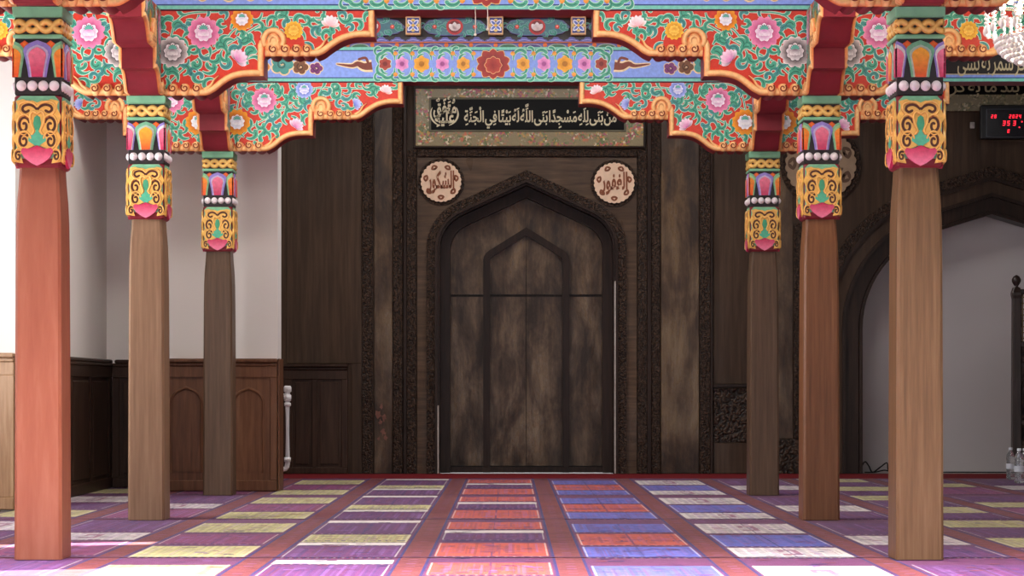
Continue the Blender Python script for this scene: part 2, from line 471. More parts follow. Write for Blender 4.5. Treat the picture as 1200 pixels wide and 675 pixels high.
# ------------------------------------------------------------------ carpets
PUR = lin((92, 42, 96)); MAG = lin((126, 50, 96)); ORR = lin((186, 78, 64)); BLU = lin((88, 92, 176)); YEL = lin((192, 182, 128))
LEAFY = lin((120, 128, 84)); CRM = lin((208, 198, 194)); BRK = lin((128, 60, 62)); BRD = lin((104, 42, 52)); NVY = lin((48, 38, 96)); LIL = lin((136, 92, 156))
LANE = {  # far edge v=0, near edge v=1 of one strip; colour blocks of each lane
    0: [(.10, .31, ORR), (.35, .42, CRM), (.43, .60, PUR), (.68, .97, ORR)],
    1: [(.16, .40, BLU), (.45, .73, ORR), (.77, 1.0, BLU)],
    2: [(.16, .43, CRM), (.48, .76, BLU), (.79, 1.0, CRM)],
    3: [(.14, .46, PUR), (.50, .72, CRM), (.76, 1.0, PUR)],
    4: [(.05, .26, YEL), (.32, .52, PUR), (.56, .78, YEL), (.82, 1.0, PUR)],
    5: [(.10, .30, PUR), (.36, .56, YEL), (.62, .95, MAG)],
    -1: [(.05, .12, CRM), (.14, .44, PUR), (.47, .66, YEL), (.67, .73, CRM), (.74, 1.0, PUR)],
    -2: [(.14, .40, YEL), (.46, .70, MAG), (.75, .99, YEL)],
    -3: [(.04, .38, PUR), (.42, .60, CRM), (.64, .95, MAG)],
    -4: [(.08, .34, CRM), (.40, .62, PUR), (.68, .92, YEL)],
    -5: [(.08, .34, PUR), (.40, .62, YEL), (.68, .92, PUR)],
    6: [(.14, .46, PUR), (.50, .72, CRM), (.76, 1.0, PUR)], 7: [(.10, .31, YEL), (.36, .6, MAG), (.68, .97, CRM)],
}
CLIP = [-9, 9]
def rag(mb, x0, x1, y0, y1, col, layer):
    x0 = max(x0, CLIP[0]); x1 = min(x1, CLIP[1])
    if x1 - x0 < .002: return
    z = layer * .0005 + (mb.n % 300) * 1e-6; mb.n += 1
    mb.face([(x0, y0, z), (x1, y0, z), (x1, y1, z), (x0, y1, z)], col)
def carpet_mesh(depth, x0, x1, seed):
    r = random.Random(seed)
    mb = MB(); CLIP[:] = [x0, x1]
    mb.box(x0, x1, .004, depth - .004, -.0075, 0.0, 0, BRK)
    yy = lambda v: depth * (1 - v)
    pitch = .745; hw = .295
    for i in range(-6, 9):
        cx = -.088 + i * pitch
        # brick red runner between the lanes, woven in thin bars
        a, b = cx + hw, cx + pitch - hw
        if b < x0 + .1 or a > x1 - .1: continue
        rag(mb, a, a + .014, .01, depth - .01, NVY, 1); rag(mb, b - .014, b, .01, depth - .01, NVY, 1)
        for k in range(46):
            v = k / 46
            rag(mb, a + .018, b - .018, yy(v + .012), yy(v), mixc(BRK, BRD, r.random()), 1)
            if k % 2: rag(mb, a + .055, b - .055, yy(v + .014), yy(v + .004), mixc(BRK, LIL, .5 * r.random()), 2)
    for i in range(-6, 9):
        cx = -.088 + i * pitch
        if cx + hw < x0 or cx - hw > x1: continue
        blocks = LANE.get(i, LANE[5 if i > 0 else -5])
        rag(mb, cx - hw, cx + hw, .02, depth - .02, mixc(PUR, BRD, .35), 1)
        for v0, v1, col in blocks:
            ya, yb = yy(v1), yy(v0)
            rag(mb, cx - hw + .012, cx + hw - .012, ya, yb, col, 2)
            if v1 - v0 > .1:
                # two halves with a thin join, woven streaks, little motifs and a pale outline
                rag(mb, cx - .006, cx + .006, ya + .01, yb - .01, mixc(col, NVY, .7), 3)
                for k in range(30):
                    xx = cx - hw + .03 + (2 * hw - .07) * (k + r.random() * .8) / 30
                    rag(mb, xx, xx + .008 + .014 * r.random(), ya + (yb - ya) * .35 * r.random(), yb - (yb - ya) * .35 * r.random(), mixc(col, r.choice([NVY, MAG, LIL, BRD, PUR, LIL]), .12 + .34 * r.random()), 3)
                if col == CRM:       # pale fields carry grey-lilac bars and a small pink hook
                    for k in range(9):
                        xx = cx - hw + .045 + (2 * hw - .12) * k / 9
                        rag(mb, xx, xx + .026, ya + .01, yb - .01, mixc(col, LIL if k % 2 else NVY, .38 if k % 2 else .3), 4)
                    m0 = (ya + yb) / 2; hh = (yb - ya) * .28
                    for u0, u1, w0, w1 in ((-.05, .05, -.9, -.55), (.02, .05, -.55, .9), (-.05, .05, .55, .9), (-.05, -.025, .1, .9)):
                        rag(mb, cx + u0, cx + u1, m0 + hh * w0, m0 + hh * w1, mixc(MAG, CRM, .2), 5)
                if col == YEL:
                    for k in range(12):
                        xx = cx - hw + .04 + (2 * hw - .1) * k / 12
                        rag(mb, xx, xx + .012, ya + .012, yb - .012, mixc(col, LEAFY, .4), 4)
                for k in range(14):
                    xx = cx - hw + .04 + (2 * hw - .12) * r.random(); yz = ya + (yb - ya) * (.1 + .75 * r.random())
                    rag(mb, xx, xx + .05, yz, yz + .022, mixc(col, r.choice([NVY, MAG, BRD, LIL]), .45), 4)
                for sx in (-1, 1): rag(mb, cx + sx * (hw - .020) - .004, cx + sx * (hw - .020) + .004, ya, yb, mixc(col, CRM, .55), 4)
            for k in range(26):
                xx = cx - hw + .02 + (2 * hw - .04) * k / 26
                rag(mb, xx, xx + .012, ya - .042, ya - .006, NVY if k % 2 else mixc(PUR, CRM, .3), 3)
        for k in range(40):
            v = r.random(); xx = cx - hw + .03 + (2 * hw - .1) * r.random()
            rag(mb, xx, xx + .03 + .05 * r.random(), yy(v + .008), yy(v), r.choice([NVY, MAG, LIL, BRK, PUR]), 5)
        if i in (0, 1, -1): rag(mb, cx - hw + .02, cx + hw - .02, yy(.64), yy(.62), NVY, 3)
    rag(mb, x0, x1, .004, .030, mixc(NVY, BRD, .4), 6)
    return mb
SEAM = [18.81, 15.86, 12.90, 9.94, 6.98]
words = ['woven carpet strip lying nearest the back wall, around the rear posts', 'woven carpet strip in the middle, between the middle and rear post rows',
         'woven carpet strip between the front posts and the middle posts', 'brightly daylit carpet strip in front of the nearest posts']
for k in range(4):
    d = SEAM[k] - SEAM[k + 1]
    o = obj('carpet', carpet_mesh(d, -4.5 if k > 1 else -3.34, 6.2, 11 + k), M['carpet'], None, (0, SEAM[k + 1], -.0045))
    tag(o, words[k], 'carpet', 'patterned carpet strips on the floor')
mb = MB(); mb.box(-4.2, 6.2, 18.82, 19.79, -.012, -.002)
tag(obj('carpet', mb, M['red_carpet']), 'plain dark red carpet edging along the foot of the back wall', 'carpet')
# ================================================================== POSTS
CAPZ = HC + 344 / 791 * W           # top of the capitals, 2.64 m
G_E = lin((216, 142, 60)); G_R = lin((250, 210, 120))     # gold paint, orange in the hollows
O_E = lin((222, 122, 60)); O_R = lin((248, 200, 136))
SEA = lin((124, 190, 152)); INK = lin((42, 36, 38)); LILAC = lin((152, 136, 214)); PINK = lin((206, 56, 100)); PKL = lin((246, 134, 160))
ORG = lin((232, 92, 44)); YLW = lin((252, 186, 60)); WHT = lin((242, 236, 236)); MINT = lin((206, 232, 212)); LEAF = lin((76, 168, 138)); LEAFD = lin((44, 118, 98))
RED = lin((204, 58, 40)); MARO = lin((96, 44, 44)); SKY = lin((120, 152, 226)); TEAL = lin((72, 150, 146)); CRE = lin((250, 226, 190))
cache = {}
def shared(key, fn, mats):
    if key not in cache: cache[key] = fn().mesh(key.split('|')[0], mats)
    return cache[key]
def four(fn):
    def g():
        mb = MB()
        for k in range(4):
            mb.M = Matrix.Rotation(k * PI / 2, 4, 'Z'); fn(mb)
        return mb
    return g

def shaft_mb():
    mb = MB()
    secs = [(0, .114, .114), (.5, .1125, .1125), (1.0, .111, .111), (1.45, .109, .109), (1.62, .107, .107), (1.72, .103, .103), (1.80, .097, .097), (CAPZ - .762, .093, .093)]
    mb.stack(secs, 0, 0, .014)
    return mb
def abacus_mb():
    mb = MB(); mb.stack([(-.05, .105, .105), (-.044, .119, .119), (-.002, .121, .121), (0, .121, .121)], 0, 0, .004); return mb
def collar_mb():
    mb = MB(); mb.box(-.108, .108, -.108, .108, -.42, -.05); return mb
def braid_face(mb):
    y = -.1085
    n = 40
    for ph in (0, PI):
        pts = [(-.113 + .226 * k / n, -.092 + .0215 * math.sin(2 * PI * k / n * 1.75 + ph + .4)) for k in range(n + 1)]
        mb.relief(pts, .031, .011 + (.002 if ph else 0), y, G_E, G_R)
def moulding_mb():
    mb = MB(); mb.stack([(-.151, .113, .113), (-.146, .118, .118), (-.136, .118, .118), (-.131, .113, .113)], 0, 0, .003); return mb
def lotus_face(variant):
    def f(mb):
        y = -.110
        z0, z1 = -.335, -.158
        co, ci0, ci1, so, si0, si1 = (SEA, ORG, YLW, LILAC, PINK, PKL) if variant == 'orange' else (LILAC, PINK, PKL, SEA, lin((238, 84, 40)), lin((246, 150, 50)))
        def pet(cx, hw, top, cola, layer, cols=None, bulge=1.0):
            pts = []
            prof = [(0, .62), (.25, .72), (.5, .86), (.7, 1.0), (.82, .92), (.92, .6), (1, .04)]
            for t, h in prof: pts.append((cx + hw * h, z0 + (top - z0) * t))
            for t, h in prof[::-1]: pts.append((cx - hw * h, z0 + (top - z0) * t))
            cc = None
            if cols:
                g = [mixc(cols[0], cols[1], min(1, t * 1.1)) for t, _ in prof]; cc = g + g[::-1]
            pts = [(max(-.1115, min(.1115, p[0])), p[1]) for p in pts]
            # each petal is a raised leaf with its own thickness
            d = .004 * layer
            i0 = len(mb.v)
            mb.prism([(p[0], p[1]) for p in pts][::-1], y - d, y, cola)
            mb.poly(pts, cola, 0, y - d, cc)
        mb.rect(-.11, .11, z0, z1, INK, 0, y + .002)
        for s in (-1, 1):
            mb.poly([(s * .062, z1 - .045), (s * .085, z1 - .018), (s * .062, z1 - .002), (s * .039, z1 - .018)], ORG, 1, y - .004)
            mb.poly([(s * .062, z1 - .032), (s * .074, z1 - .018), (s * .062, z1 - .008), (s * .050, z1 - .018)], lin((246, 120, 40)), 2, y - .004)
            pet(s * .112, .052, z1 - .006, so, 1)
            pet(s * .112, .041, z1 - .022, WHT, 2) if variant == 'orange' else pet(s * .112, .042, z1 - .022, lin((170, 210, 150)), 2)
            pet(s * .112, .033, z1 - .040, si0, 3, (si0, si1))
        pet(0, .068, z1 - .002, co, 2)
        pet(0, .050, z1 - .018, WHT if variant != 'orange' else lin((150, 206, 220)), 3) if False else pet(0, .053, z1 - .024, mixc(co, WHT, .45), 3)
        pet(0, .042, z1 - .036, ci0, 4, (ci0, ci1))
    return f
def bead_mb():
    mb = MB(); mb.ball(0, 0, 0, .0255, 14, 10); return mb
def panel_core_mb():
    mb = MB(); mb.stack([(-.766, .100, .100), (-.756, .110, .110), (-.43, .112, .112), (-.422, .104, .104)], 0, 0, .010); return mb
def panel_face(mb):
    y = -.1125; zb, h = -.757, .332; w = .226
    P = lambda u, v: (u * w, zb + v * h)
    mb.poly([P(-.46, .1), P(.46, .1), P(.46, .93), P(.36, 1), P(-.36, 1), P(-.46, .93)], SEA, 1, y)
    # gold plate with scalloped flanks
    side = []
    for k in range(33):
        v = .05 + .87 * k / 32
        side.append((.455 + .04 * math.sin(v * 6.5 * PI), v))
    top = [(.42, .93), (.3, .95), (.2, .925), (.1, .93), (0, .90)]
    right = side + top
    poly = [P(*p) for p in right] + [P(-p[0], p[1]) for p in right[::-1][1:]] + [P(-.30, .03), P(-.36, .16), P(-.2, .24), P(0, .30), P(.2, .24), P(.36, .16), P(.30, .03)]
    # build as left/right halves so the outline stays simple
    for s in (1, -1):
        half = [P(s * p[0], p[1]) for p in right] + [P(0, .30), P(s * .2, .24), P(s * .36, .16), P(s * .30, .03)]
        if s == 1: half = half[::-1]
        a = sum(half[i][0] * half[(i + 1) % len(half)][1] - half[(i + 1) % len(half)][0] * half[i][1] for i in range(len(half)))
        if a < 0: half = half[::-1]
        mb.prism(half, y - .010, y, lin((240, 190, 98)))
    yf = y - .010
    DK = lin((86, 48, 36))
    for s in (1, -1):
        q = lambda pts: [P(s * a, b) for a, b in pts]
        mb.ribbon(q(smooth_path([(0, .80), (.07, .845), (.17, .87), (.28, .85), (.31, .80), (.25, .765), (.18, .785)], 5)), .0125, DK, 1, yf)
        mb.ribbon(q(spiral(.28, .57, .13, .03, PI * .9, -1.25, 24)), .0125, DK, 1, yf)
        mb.ribbon(q(spiral(.28, .35, .11, .03, PI * .8, -1.25, 24)), .0115, DK, 1, yf)
        mb.ribbon(q(spiral(.40, .13, .07, .02, PI * .7, -1.1, 18)), .010, DK, 1, yf)
        mb.ribbon(q(smooth_path([(.12, .70), (.2, .68), (.28, .72)], 5)), .005, lin((150, 84, 44)), 1, yf)
        for cx, cz, r in ((.28, .57, .17), (.28, .35, .15), (.40, .14, .10)):
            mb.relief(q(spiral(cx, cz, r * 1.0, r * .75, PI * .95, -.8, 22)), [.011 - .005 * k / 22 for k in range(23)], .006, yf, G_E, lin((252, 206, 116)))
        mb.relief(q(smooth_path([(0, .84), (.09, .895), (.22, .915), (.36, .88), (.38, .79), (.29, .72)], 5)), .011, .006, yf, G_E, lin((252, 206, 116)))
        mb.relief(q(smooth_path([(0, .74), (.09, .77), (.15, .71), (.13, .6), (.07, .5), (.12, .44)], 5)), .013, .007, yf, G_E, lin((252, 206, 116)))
    mb.poly([P(0, .72), P(.06, .69), P(.085, .6), P(.05, .5), P(-.05, .5), P(-.085, .6), P(-.06, .69)], lin((72, 160, 120)), 2, yf)
    mb.poly([P(0, .26), P(.19, .35), P(.17, .42), P(.07, .45), P(0, .52), P(-.07, .45), P(-.17, .42), P(-.19, .35)], lin((88, 184, 148)), 3, yf)
    lip = [(0, -.01), (.12, .03), (.26, .1), (.345, .2), (.3, .25), (.19, .235), (.1, .255), (0, .285)]
    L = [P(*p) for p in lip] + [P(-p[0], p[1]) for p in lip[::-1][1:-1]]
    mb.prism(L[::-1], yf - .006, y, PINK)
    cc = [mixc(lin((240, 130, 160)), lin((196, 44, 84)), max(0, min(1, (p[1] - zb) / (h * .26)))) for p in L]
    mb.poly(L, PINK, 0, yf - .006, cc)

def make_post(px, s, label, variant, m):
    x, y = X(px, s), Yd(s) + .115
    t = thing('carved_post', label, 'post', (x, y, 0), 'carved posts of the prayer hall')
    sh = link('shaft', shared('shaft|' + m, shaft_mb, M[m]), t)
    zc = (0, 0, CAPZ)
    link('abacus', shared('abacus', abacus_mb, M['green']), t, zc)
    link('collar', shared('collar', collar_mb, M['ink']), t, zc)
    link('braid_band', shared('braid_band', four(braid_face), M['gold']), t, zc)
    link('moulding', shared('moulding', moulding_mb, M['green']), t, zc)
    link('lotus_band', shared('lotus_band|' + variant, four(lotus_face(variant)), M['paint']), t, zc)
    bc = MB(); bc.box(-.110, .110, -.110, .110, -.415, -.337)
    b = link('bead_course', shared('bead_course', lambda: bc, M['ink']), t, zc)
    bm = shared('bead', bead_mb, M['bead'])
    for k in range(16):
        side, j = divmod(k, 4)
        u = -.078 + .052 * j
        p = Matrix.Rotation(side * PI / 2, 4, 'Z') @ Vector((u, -.106, -.376))
        link('bead', bm, b, p)
    cp = link('capital_panel', shared('capital_panel', panel_core_mb, M['burgundy']), t, zc)
    link('scroll_carving', shared('scroll_carving', four(panel_face), M['gold']), cp)
    return t
POSTS = [(44, 1031, 'salmon-red post at the left front, nearest the camera', 'pink', 'post_salmon'),
         (1078.5, 1031, 'brown timber post at the right front, with the chandelier beside its capital', 'orange', 'post_wood_right'),
         (171, 791, 'greyish brown post in the middle of the left row', 'orange', 'post_wood'),
         (963, 791, 'warm brown post in the middle of the right row, before the big roundel', 'pink', 'post_wood_chestnut'),
         (255, 641, 'rearmost post of the left row, in front of the arched oak wainscot', 'pink', 'post_wood_back'),
         (896, 641, 'rearmost post of the right row, in front of the carved foliage panel', 'pink', 'post_wood_back')]
for p in POSTS: make_post(*p)

# ================================================================== BRACKETS
U1, U2, VT = .733, 1.423, .531
OG1 = [(.37, 0), (.42, .026), (.46, .058), (.505, .09), (.555, .111), (.625, .122), (.733, .122)]
OG2 = [(1.06, .244), (1.10, .262), (1.14, .292), (1.19, .325), (1.245, .350), (1.32, .366), (1.423, .366)]
OG1 = smooth_path(OG1, 3); OG2 = smooth_path(OG2, 3)
B1 = [.165, .24, .315]; B2 = [.79, .865, .935, 1.0]
BR = .040
def bottom(u):
    def it(P):
        for a, b in zip(P, P[1:]):
            if a[0] <= u <= b[0]: return a[1] + (b[1] - a[1]) * (u - a[0]) / max(1e-6, b[0] - a[0])
        return P[-1][1]
    if u < .37: return 0
    if u < U1: return it(OG1)
    if u < 1.06: return .244
    return it(OG2)
def bumps(cs, v):
    out = []
    for c in cs:
        for k in range(9):
            a = PI * (1.12 + .76 * k / 8)
            out.append((c + BR * math.cos(a), v + BR * .95 + BR * math.sin(a)))
    return out
HALF = [(.0, .004)] + bumps(B1, 0.0) + OG1 + [(U1, .244 + .01)] + bumps(B2, .244) + OG2 + [(U2, VT)]

def curl(mb, x, z, ang, L, T, w, layer=2, y=0.0, fill=LEAF, edge=MINT, ow=.0075):
    n = 12; pts = [(x, z)]; 
    for k in range(n):
        t = (k + .5) / n
        a = ang + T * t ** 1.5
        pts.append((pts[-1][0] + math.cos(a) * L / n, pts[-1][1] + math.sin(a) * L / n))
    wd = [w * (.28 + .9 * math.sin(PI * min(1, (k / n) ** 1.2) * .62)) for k in range(n + 1)]
    mb.ribbon(pts, [q + ow for q in wd], edge, layer, y)
    mb.ribbon(pts, wd, fill, layer + 1, y)
    mb.ribbon(pts[2:-1], [q * .22 for q in wd[2:-1]], LEAFD if fill == LEAF else mixc(fill, (0, 0, 0), .4), layer + 2, y)
    return pts[-1]
def lotus(mb, x, z, r, kind, y=0.0, layer=5, face=PI / 2):
    K = {'pink': (lin((176, 44, 112)), lin((244, 150, 190)), lin((214, 130, 196)), lin((250, 242, 248))),
         'dark': (lin((30, 22, 30)), lin((236, 222, 220)), lin((120, 96, 110)), lin((246, 240, 240))),
         'orange': (lin((200, 84, 12)), lin((242, 164, 36)), lin((206, 206, 226)), lin((250, 248, 250))),
         'blue': (lin((70, 96, 196)), lin((176, 190, 246)), lin((150, 150, 226)), lin((240, 240, 252))),
         'red': (lin((140, 24, 30)), lin((190, 60, 50)), lin((160, 30, 34)), lin((214, 110, 90))),
         'yellow': (lin((206, 126, 24)), lin((246, 196, 60)), lin((220, 150, 40)), lin((250, 210, 90)))}[kind]
    n = 12
    for k in range(n):
        a = face + 2 * PI * (k + .5) / n
        mb.petal(x + r * .2 * math.cos(a), z + r * .2 * math.sin(a), a, r * .82, r * .56, K[0], K[1], layer, y, K[1] if kind != 'dark' else WHT, r * .025, 1.0, 2.2 if kind == 'dark' else 1.4)
    for k in range(9):
        a = face + 2 * PI * k / 9
        mb.petal(x + r * .1 * math.cos(a), z + r * .1 * math.sin(a), a, r * .50, r * .42, K[2], K[3], layer + 2, y, K[0] if kind != 'red' else YLW, r * .02)
    if kind in ('pink', 'dark', 'orange', 'blue'):
        mb.disc(x, z + r * .2, r * .27, lin((96, 176, 160)), layer + 4, y, 12)
        for k in range(7):
            a = PI * (.05 + .9 * k / 6)
            mb.disc(x + r * .30 * math.cos(a), z + r * .22 + r * .26 * math.sin(a), r * .035, lin((60, 40, 60)), layer + 5, y, 6)
    for a, L in ((face + PI - .75, .5), (face + PI + .75, .5), (face + PI - .3, .42), (face + PI + .3, .42), (face + PI, .3)):
        mb.petal(x, z + r * .16, a, r * L, r * .34, K[2], K[3], layer + 6, y, mixc(K[2], K[3], .3), r * .02)
def bud(mb, x, z, r, kind, ang, y=0.0, layer=5):
    K = {'pink': (lin((214, 110, 176)), lin((252, 226, 240)), lin((110, 40, 84))), 'blue': (lin((90, 110, 210)), lin((200, 206, 250)), lin((50, 60, 150))),
         'white': (lin((240, 180, 190)), lin((252, 246, 248)), lin((220, 110, 60))), 'yellow': (lin((206, 126, 24)), lin((248, 206, 70)), lin((150, 80, 20)))}[kind]
    for da in (-1.25, 1.25, -.8, .8):
        mb.petal(x, z, ang + da, r * 1.05, r * .5, K[2] if abs(da) > 1 else K[0], K[1], layer, y, K[1], r * .03)
    for da in (-.42, .42, 0):
        mb.petal(x, z, ang + da, r * 1.15, r * .55, K[0], K[1], layer + 2, y, mixc(K[0], K[1], .2), r * .03)

def paint_half(mb, var, y, mir):
    """one arm of a bracket face: red ground, scrolling leaves, lotus flowers"""
    S = MB()
    # ground laid in vertical slices so the curve of the lower edge is followed
    n = 48
    top = VT - .004
    for a in range(n):
        ua, ub = .0 + U2 * a / n, .0 + U2 * (a + 1) / n
        S.poly([(ua, bottom(ua + 1e-4) + .006), (ub, bottom(ub - 1e-4) + .006), (ub, top), (ua, top)], RED, 0)
    zc = lambda zx, zy: (.042 + zx / 635, (378 - zy) / 635)
    if var == 'mid':
        fl = [('L', 200, 128, 62, 'pink'), ('L', 78, 205, 60, 'dark'), ('L', 352, 76, 44, 'orange'), ('Y', 556, 120, 36, 'yellow'), ('B', 700, 92, 36, 'white', 1.4), ('B', 330, 228, 40, 'pink', .75)]
    else:
        fl = [('L', 200, 128, 60, 'pink'), ('L', 68, 235, 62, 'orange'), ('L', 395, 76, 42, 'blue'), ('B', 640, 140, 30, 'blue', .3), ('B', 790, 80, 32, 'white', 1.2), ('B', 350, 250, 38, 'pink', .95)]
    flw = [(zc(f[1], f[2]), f[3] / 635) for f in fl]
    # main vines
    for path in ([(60, 330), (150, 250), (260, 190), (330, 110), (450, 70), (600, 70), (830, 75)], [(60, 335), (70, 150), (120, 60), (260, 45)], [(230, 210), (300, 170), (420, 100)]):
        P = smooth_path([zc(*p) for p in path], 8)
        S.ribbon(P, .016, MINT, 1); S.ribbon(P, .008, LEAF, 2)
    r = random.Random(5 if var == 'mid' else 9)
    pts = []
    for t in range(4000):
        u = r.uniform(.10, 1.385); v = r.uniform(.04, VT - .03)
        if v < bottom(u) + .085 or v < bottom(min(u + .05, 1.42)) + .055 or v < bottom(u - .04 if u > .1 else u) + .05: continue
        if u < 1.0 and u > .70 and v < .36: continue
        if .66 < u < .745 and v < .30: continue
        if any(math.hypot(u - p[0], v - p[1]) < q * .95 for p, q in flw): continue
        if any(math.hypot(u - p[0], v - p[1]) < .043 for p in pts): continue
        pts.append((u, v))
    for u, v in pts:
        big = r.random()
        a = r.uniform(0, 2 * PI); T = r.choice((-1, 1)) * r.uniform(2.2, 4.2)
        curl(S, u - .025 * math.cos(a), v - .025 * math.sin(a), a, r.uniform(.085, .12), T, r.uniform(.020, .030), 2, 0, LEAF if r.random() > .25 else TEAL)
    for f in fl:
        p = zc(f[1], f[2])
        if f[0] == 'L': lotus(S, p[0], p[1], f[3] / 635, f[4])
        elif f[0] == 'Y': lotus(S, p[0], p[1], f[3] / 635, 'yellow')
        else: bud(S, p[0], p[1] - .015, f[3] / 635, f[4], f[5])
    # copy into the caller's mesh, mirrored if need be
    i0 = len(mb.v)
    for v in S.v:
        uu = min(v[0], U2 - .012); vv = max(min(v[2], VT - .004), bottom(max(uu, 0)) + .005)
        mb.v.append(tuple(mb.M @ Vector((-uu if mir else uu, y + v[1], vv))))
    for k, f in enumerate(S.f):
        g = tuple(i0 + q for q in f); c = S.c[k]
        if mir: g = g[::-1]; c = c[::-1]
        mb.f.append(g); mb.c.append(c); mb.sm.append(False); mb.mi.append(0)

def gold_half(mb, y, mir):
    S = MB(); sg = -1 if mir else 1
    m = lambda P: [(sg * a, b) for a, b in P]
    R = lambda P, w, d=.022, yy=0.0: mb.relief(m(P) if not mir else m(P)[::-1], (w if not isinstance(w, list) or not mir else w[::-1]), d, y + yy, O_E, O_R)
    # tails and ogees of both steps
    for og, ux, vt in ((OG1, U1, .345), (OG2, U2, VT)):
        P = [(og[0][0] - .055, og[0][1] + .075), (og[0][0] - .068, og[0][1] + .048), (og[0][0] - .045, og[0][1] + .024), (og[0][0] - .005, og[0][1] + .022)]
        P = smooth_path(P, 4) + [(a, b + .019) for a, b in og[1:-1]] + [(ux - .021, og[-1][1] + .019)]
        n = len(P); R(P, [.022 + .02 * min(1, k / 9) for k in range(n)])
        R([(ux - .021, og[-1][1] + .0), (ux - .021, og[-1][1] + .06), (ux - .021, vt - .03), (ux - .024, vt)], [.040, .040, .038, .040 if ux > 1 else .006], .022)
        # flame lifting off the curl
        b = og[0]
        R(smooth_path([(b[0] - .01, b[1] + .035), (b[0] + .03, b[1] + .062), (b[0] + .055, b[1] + .10), (b[0] + .085, b[1] + .125)], 5), [.030 - .026 * k / 15 for k in range(16)], .018)
    # cloud curls along the foot of each step
    for cs, v in ((B1, 0.0), (B2, .244)):
        R([(cs[0] - .05, v + .022)] + [(c, v + .024) for c in cs] + [(cs[-1] + .04, v + .024)], .046, .014)
        for c in cs:
            mb.ribbon([(sg * q[0], q[1]) for q in spiral(c + .003, v + BR + .004, BR * .62, BR * .16, PI * .72, 1.15, 22)], [.011 - .005 * k / 22 for k in range(23)], lin((132, 54, 30)), 1, y - .0295)
            R([(c, v - .001), (c, v + .012), (c, v + .036), (c, v + .062), (c, v + .074)], [.03, .058, .074, .058, .03], .030)
    # big cloud head over the first curl of the upper step
    c = (.792, .345)
    R([(c[0], c[1] - .07), (c[0], c[1] - .02), (c[0], c[1] + .05)], [.11, .115, .05], .012)
    R([(c[0] + .062 * math.cos(a), c[1] + .062 * math.sin(a)) for a in [PI * (1.2 - 1.4 * k / 18) for k in range(19)]], .038, .024)
    R([(c[0] + .026 * math.cos(a), c[1] - .005 + .030 * math.sin(a)) for a in [PI * (1.2 - 1.4 * k / 14) for k in range(15)]], .024, .018)
    R([(c[0], c[1] - .075), (c[0], c[1] - .03), (c[0], c[1] + .005)], [.06, .05, .02], .016)
    # upright trim against the post
    if not mir or True:
        R([(.105, .0), (.108, .05), (.103, .1)], [.02, .016, .004], .016)

def lateral_body():
    mb = MB(); o = HALF + [(-u, v) for u, v in HALF[::-1]]
    o = [p for i, p in enumerate(o) if i == 0 or math.hypot(p[0] - o[i - 1][0], p[1] - o[i - 1][1]) > 1e-4]
    mb.prism(o, -.1, .1); return mb
def lateral_paint(var):
    def f():
        mb = MB(); paint_half(mb, var, -.1008, False); paint_half(mb, var, -.1008, True); return mb
    return f
def lateral_gold(mir):
    def f():
        mb = MB(); gold_half(mb, -.101, mir); return mb
    return f
SU = .56
def arm_matrix(side):
    # u runs towards the camera, the face looks left (-1) or right (+1)
    return Matrix(((0, -side, 0, 0), (-1, 0, 0, 0), (0, 0, 1, 0), (0, 0, 0, 1))) @ Matrix.Diagonal((SU, 1, 1, 1)) if side == 1 else Matrix(((0, 1, 0, 0), (-1, 0, 0, 0), (0, 0, 1, 0), (0, 0, 0, 1))) @ Matrix.Diagonal((SU, 1, 1, 1))
def arm_body():
    mb = MB(); mb.M = arm_matrix(1)
    o = [(.125 / SU, .004)] + [p for p in HALF if p[0] > .23] + [(.125 / SU, VT)]
    mb.prism(o, -.094, .094); return mb
def clip_front(mb):
    """drop what would lie inside the cross bracket"""
    keep = [i for i, f in enumerate(mb.f) if max(mb.v[k][1] for k in f) < -.124]
    mb.f = [mb.f[i] for i in keep]; mb.c = [mb.c[i] for i in keep]; mb.sm = [mb.sm[i] for i in keep]; mb.mi = [mb.mi[i] for i in keep]
    return mb
def arm_paint(var):
    def f():
        mb = MB()
        for s in (-1, 1):
            mb.M = arm_matrix(s); paint_half(mb, var, -.0948, False)
        return clip_front(mb)
    return f
def arm_gold(s):
    def f():
        mb = MB(); mb.M = arm_matrix(s); gold_half(mb, -.095, False); return clip_front(mb)
    return f
side_w = {44: 'left front salmon-red post', 1078.5: 'right front post', 171: 'middle post of the left row', 963: 'middle post of the right row', 255: 'rearmost left post', 896: 'rearmost right post'}
PIER_CUT = -3.352
for px, s, *_ in POSTS:
    var = 'back' if s == 641 else 'mid'
    loc = (X(px, s), Yd(s) + .115, CAPZ + .003)
    t = thing('painted_bracket', 'red floral bracket with gold cloud edge over the ' + side_w[px], 'bracket', loc, 'sideways floral brackets')
    link('bracket_body', shared('bracket_body', lateral_body, M['burgundy']), t)
    link('floral_painting', shared('floral_painting|' + var, lateral_paint(var), M['paint']), t)
    for mir in (False, True): link('gold_border', shared('gold_border|%d' % mir, lateral_gold(mir), M['gold']), t)
    if px == 255:            # this bracket runs into the left pier: end it at the wall face
        for ch in list(t.children):
            ch.data = ch.data.copy(); bm = bmesh.new(); bm.from_mesh(ch.data)
            bmesh.ops.bisect_plane(bm, geom=bm.verts[:] + bm.edges[:] + bm.faces[:], plane_co=(PIER_CUT + .004 - loc[0], 0, 0), plane_no=(-1, 0, 0), clear_outer=True)
            bm.to_mesh(ch.data); bm.free()
    t = thing('bracket_arm', 'burgundy bracket arm reaching forward from the top of the ' + side_w[px], 'bracket', loc, 'forward bracket arms')
    link('arm_body', shared('arm_body', arm_body, M['burgundy']), t)
    link('floral_painting', shared('arm_floral_painting|' + var, arm_paint(var), M['paint']), t)
    for sd_ in (-1, 1): link('gold_border', shared('arm_gold_border|%d' % sd_, arm_gold(sd_), M['gold']), t)

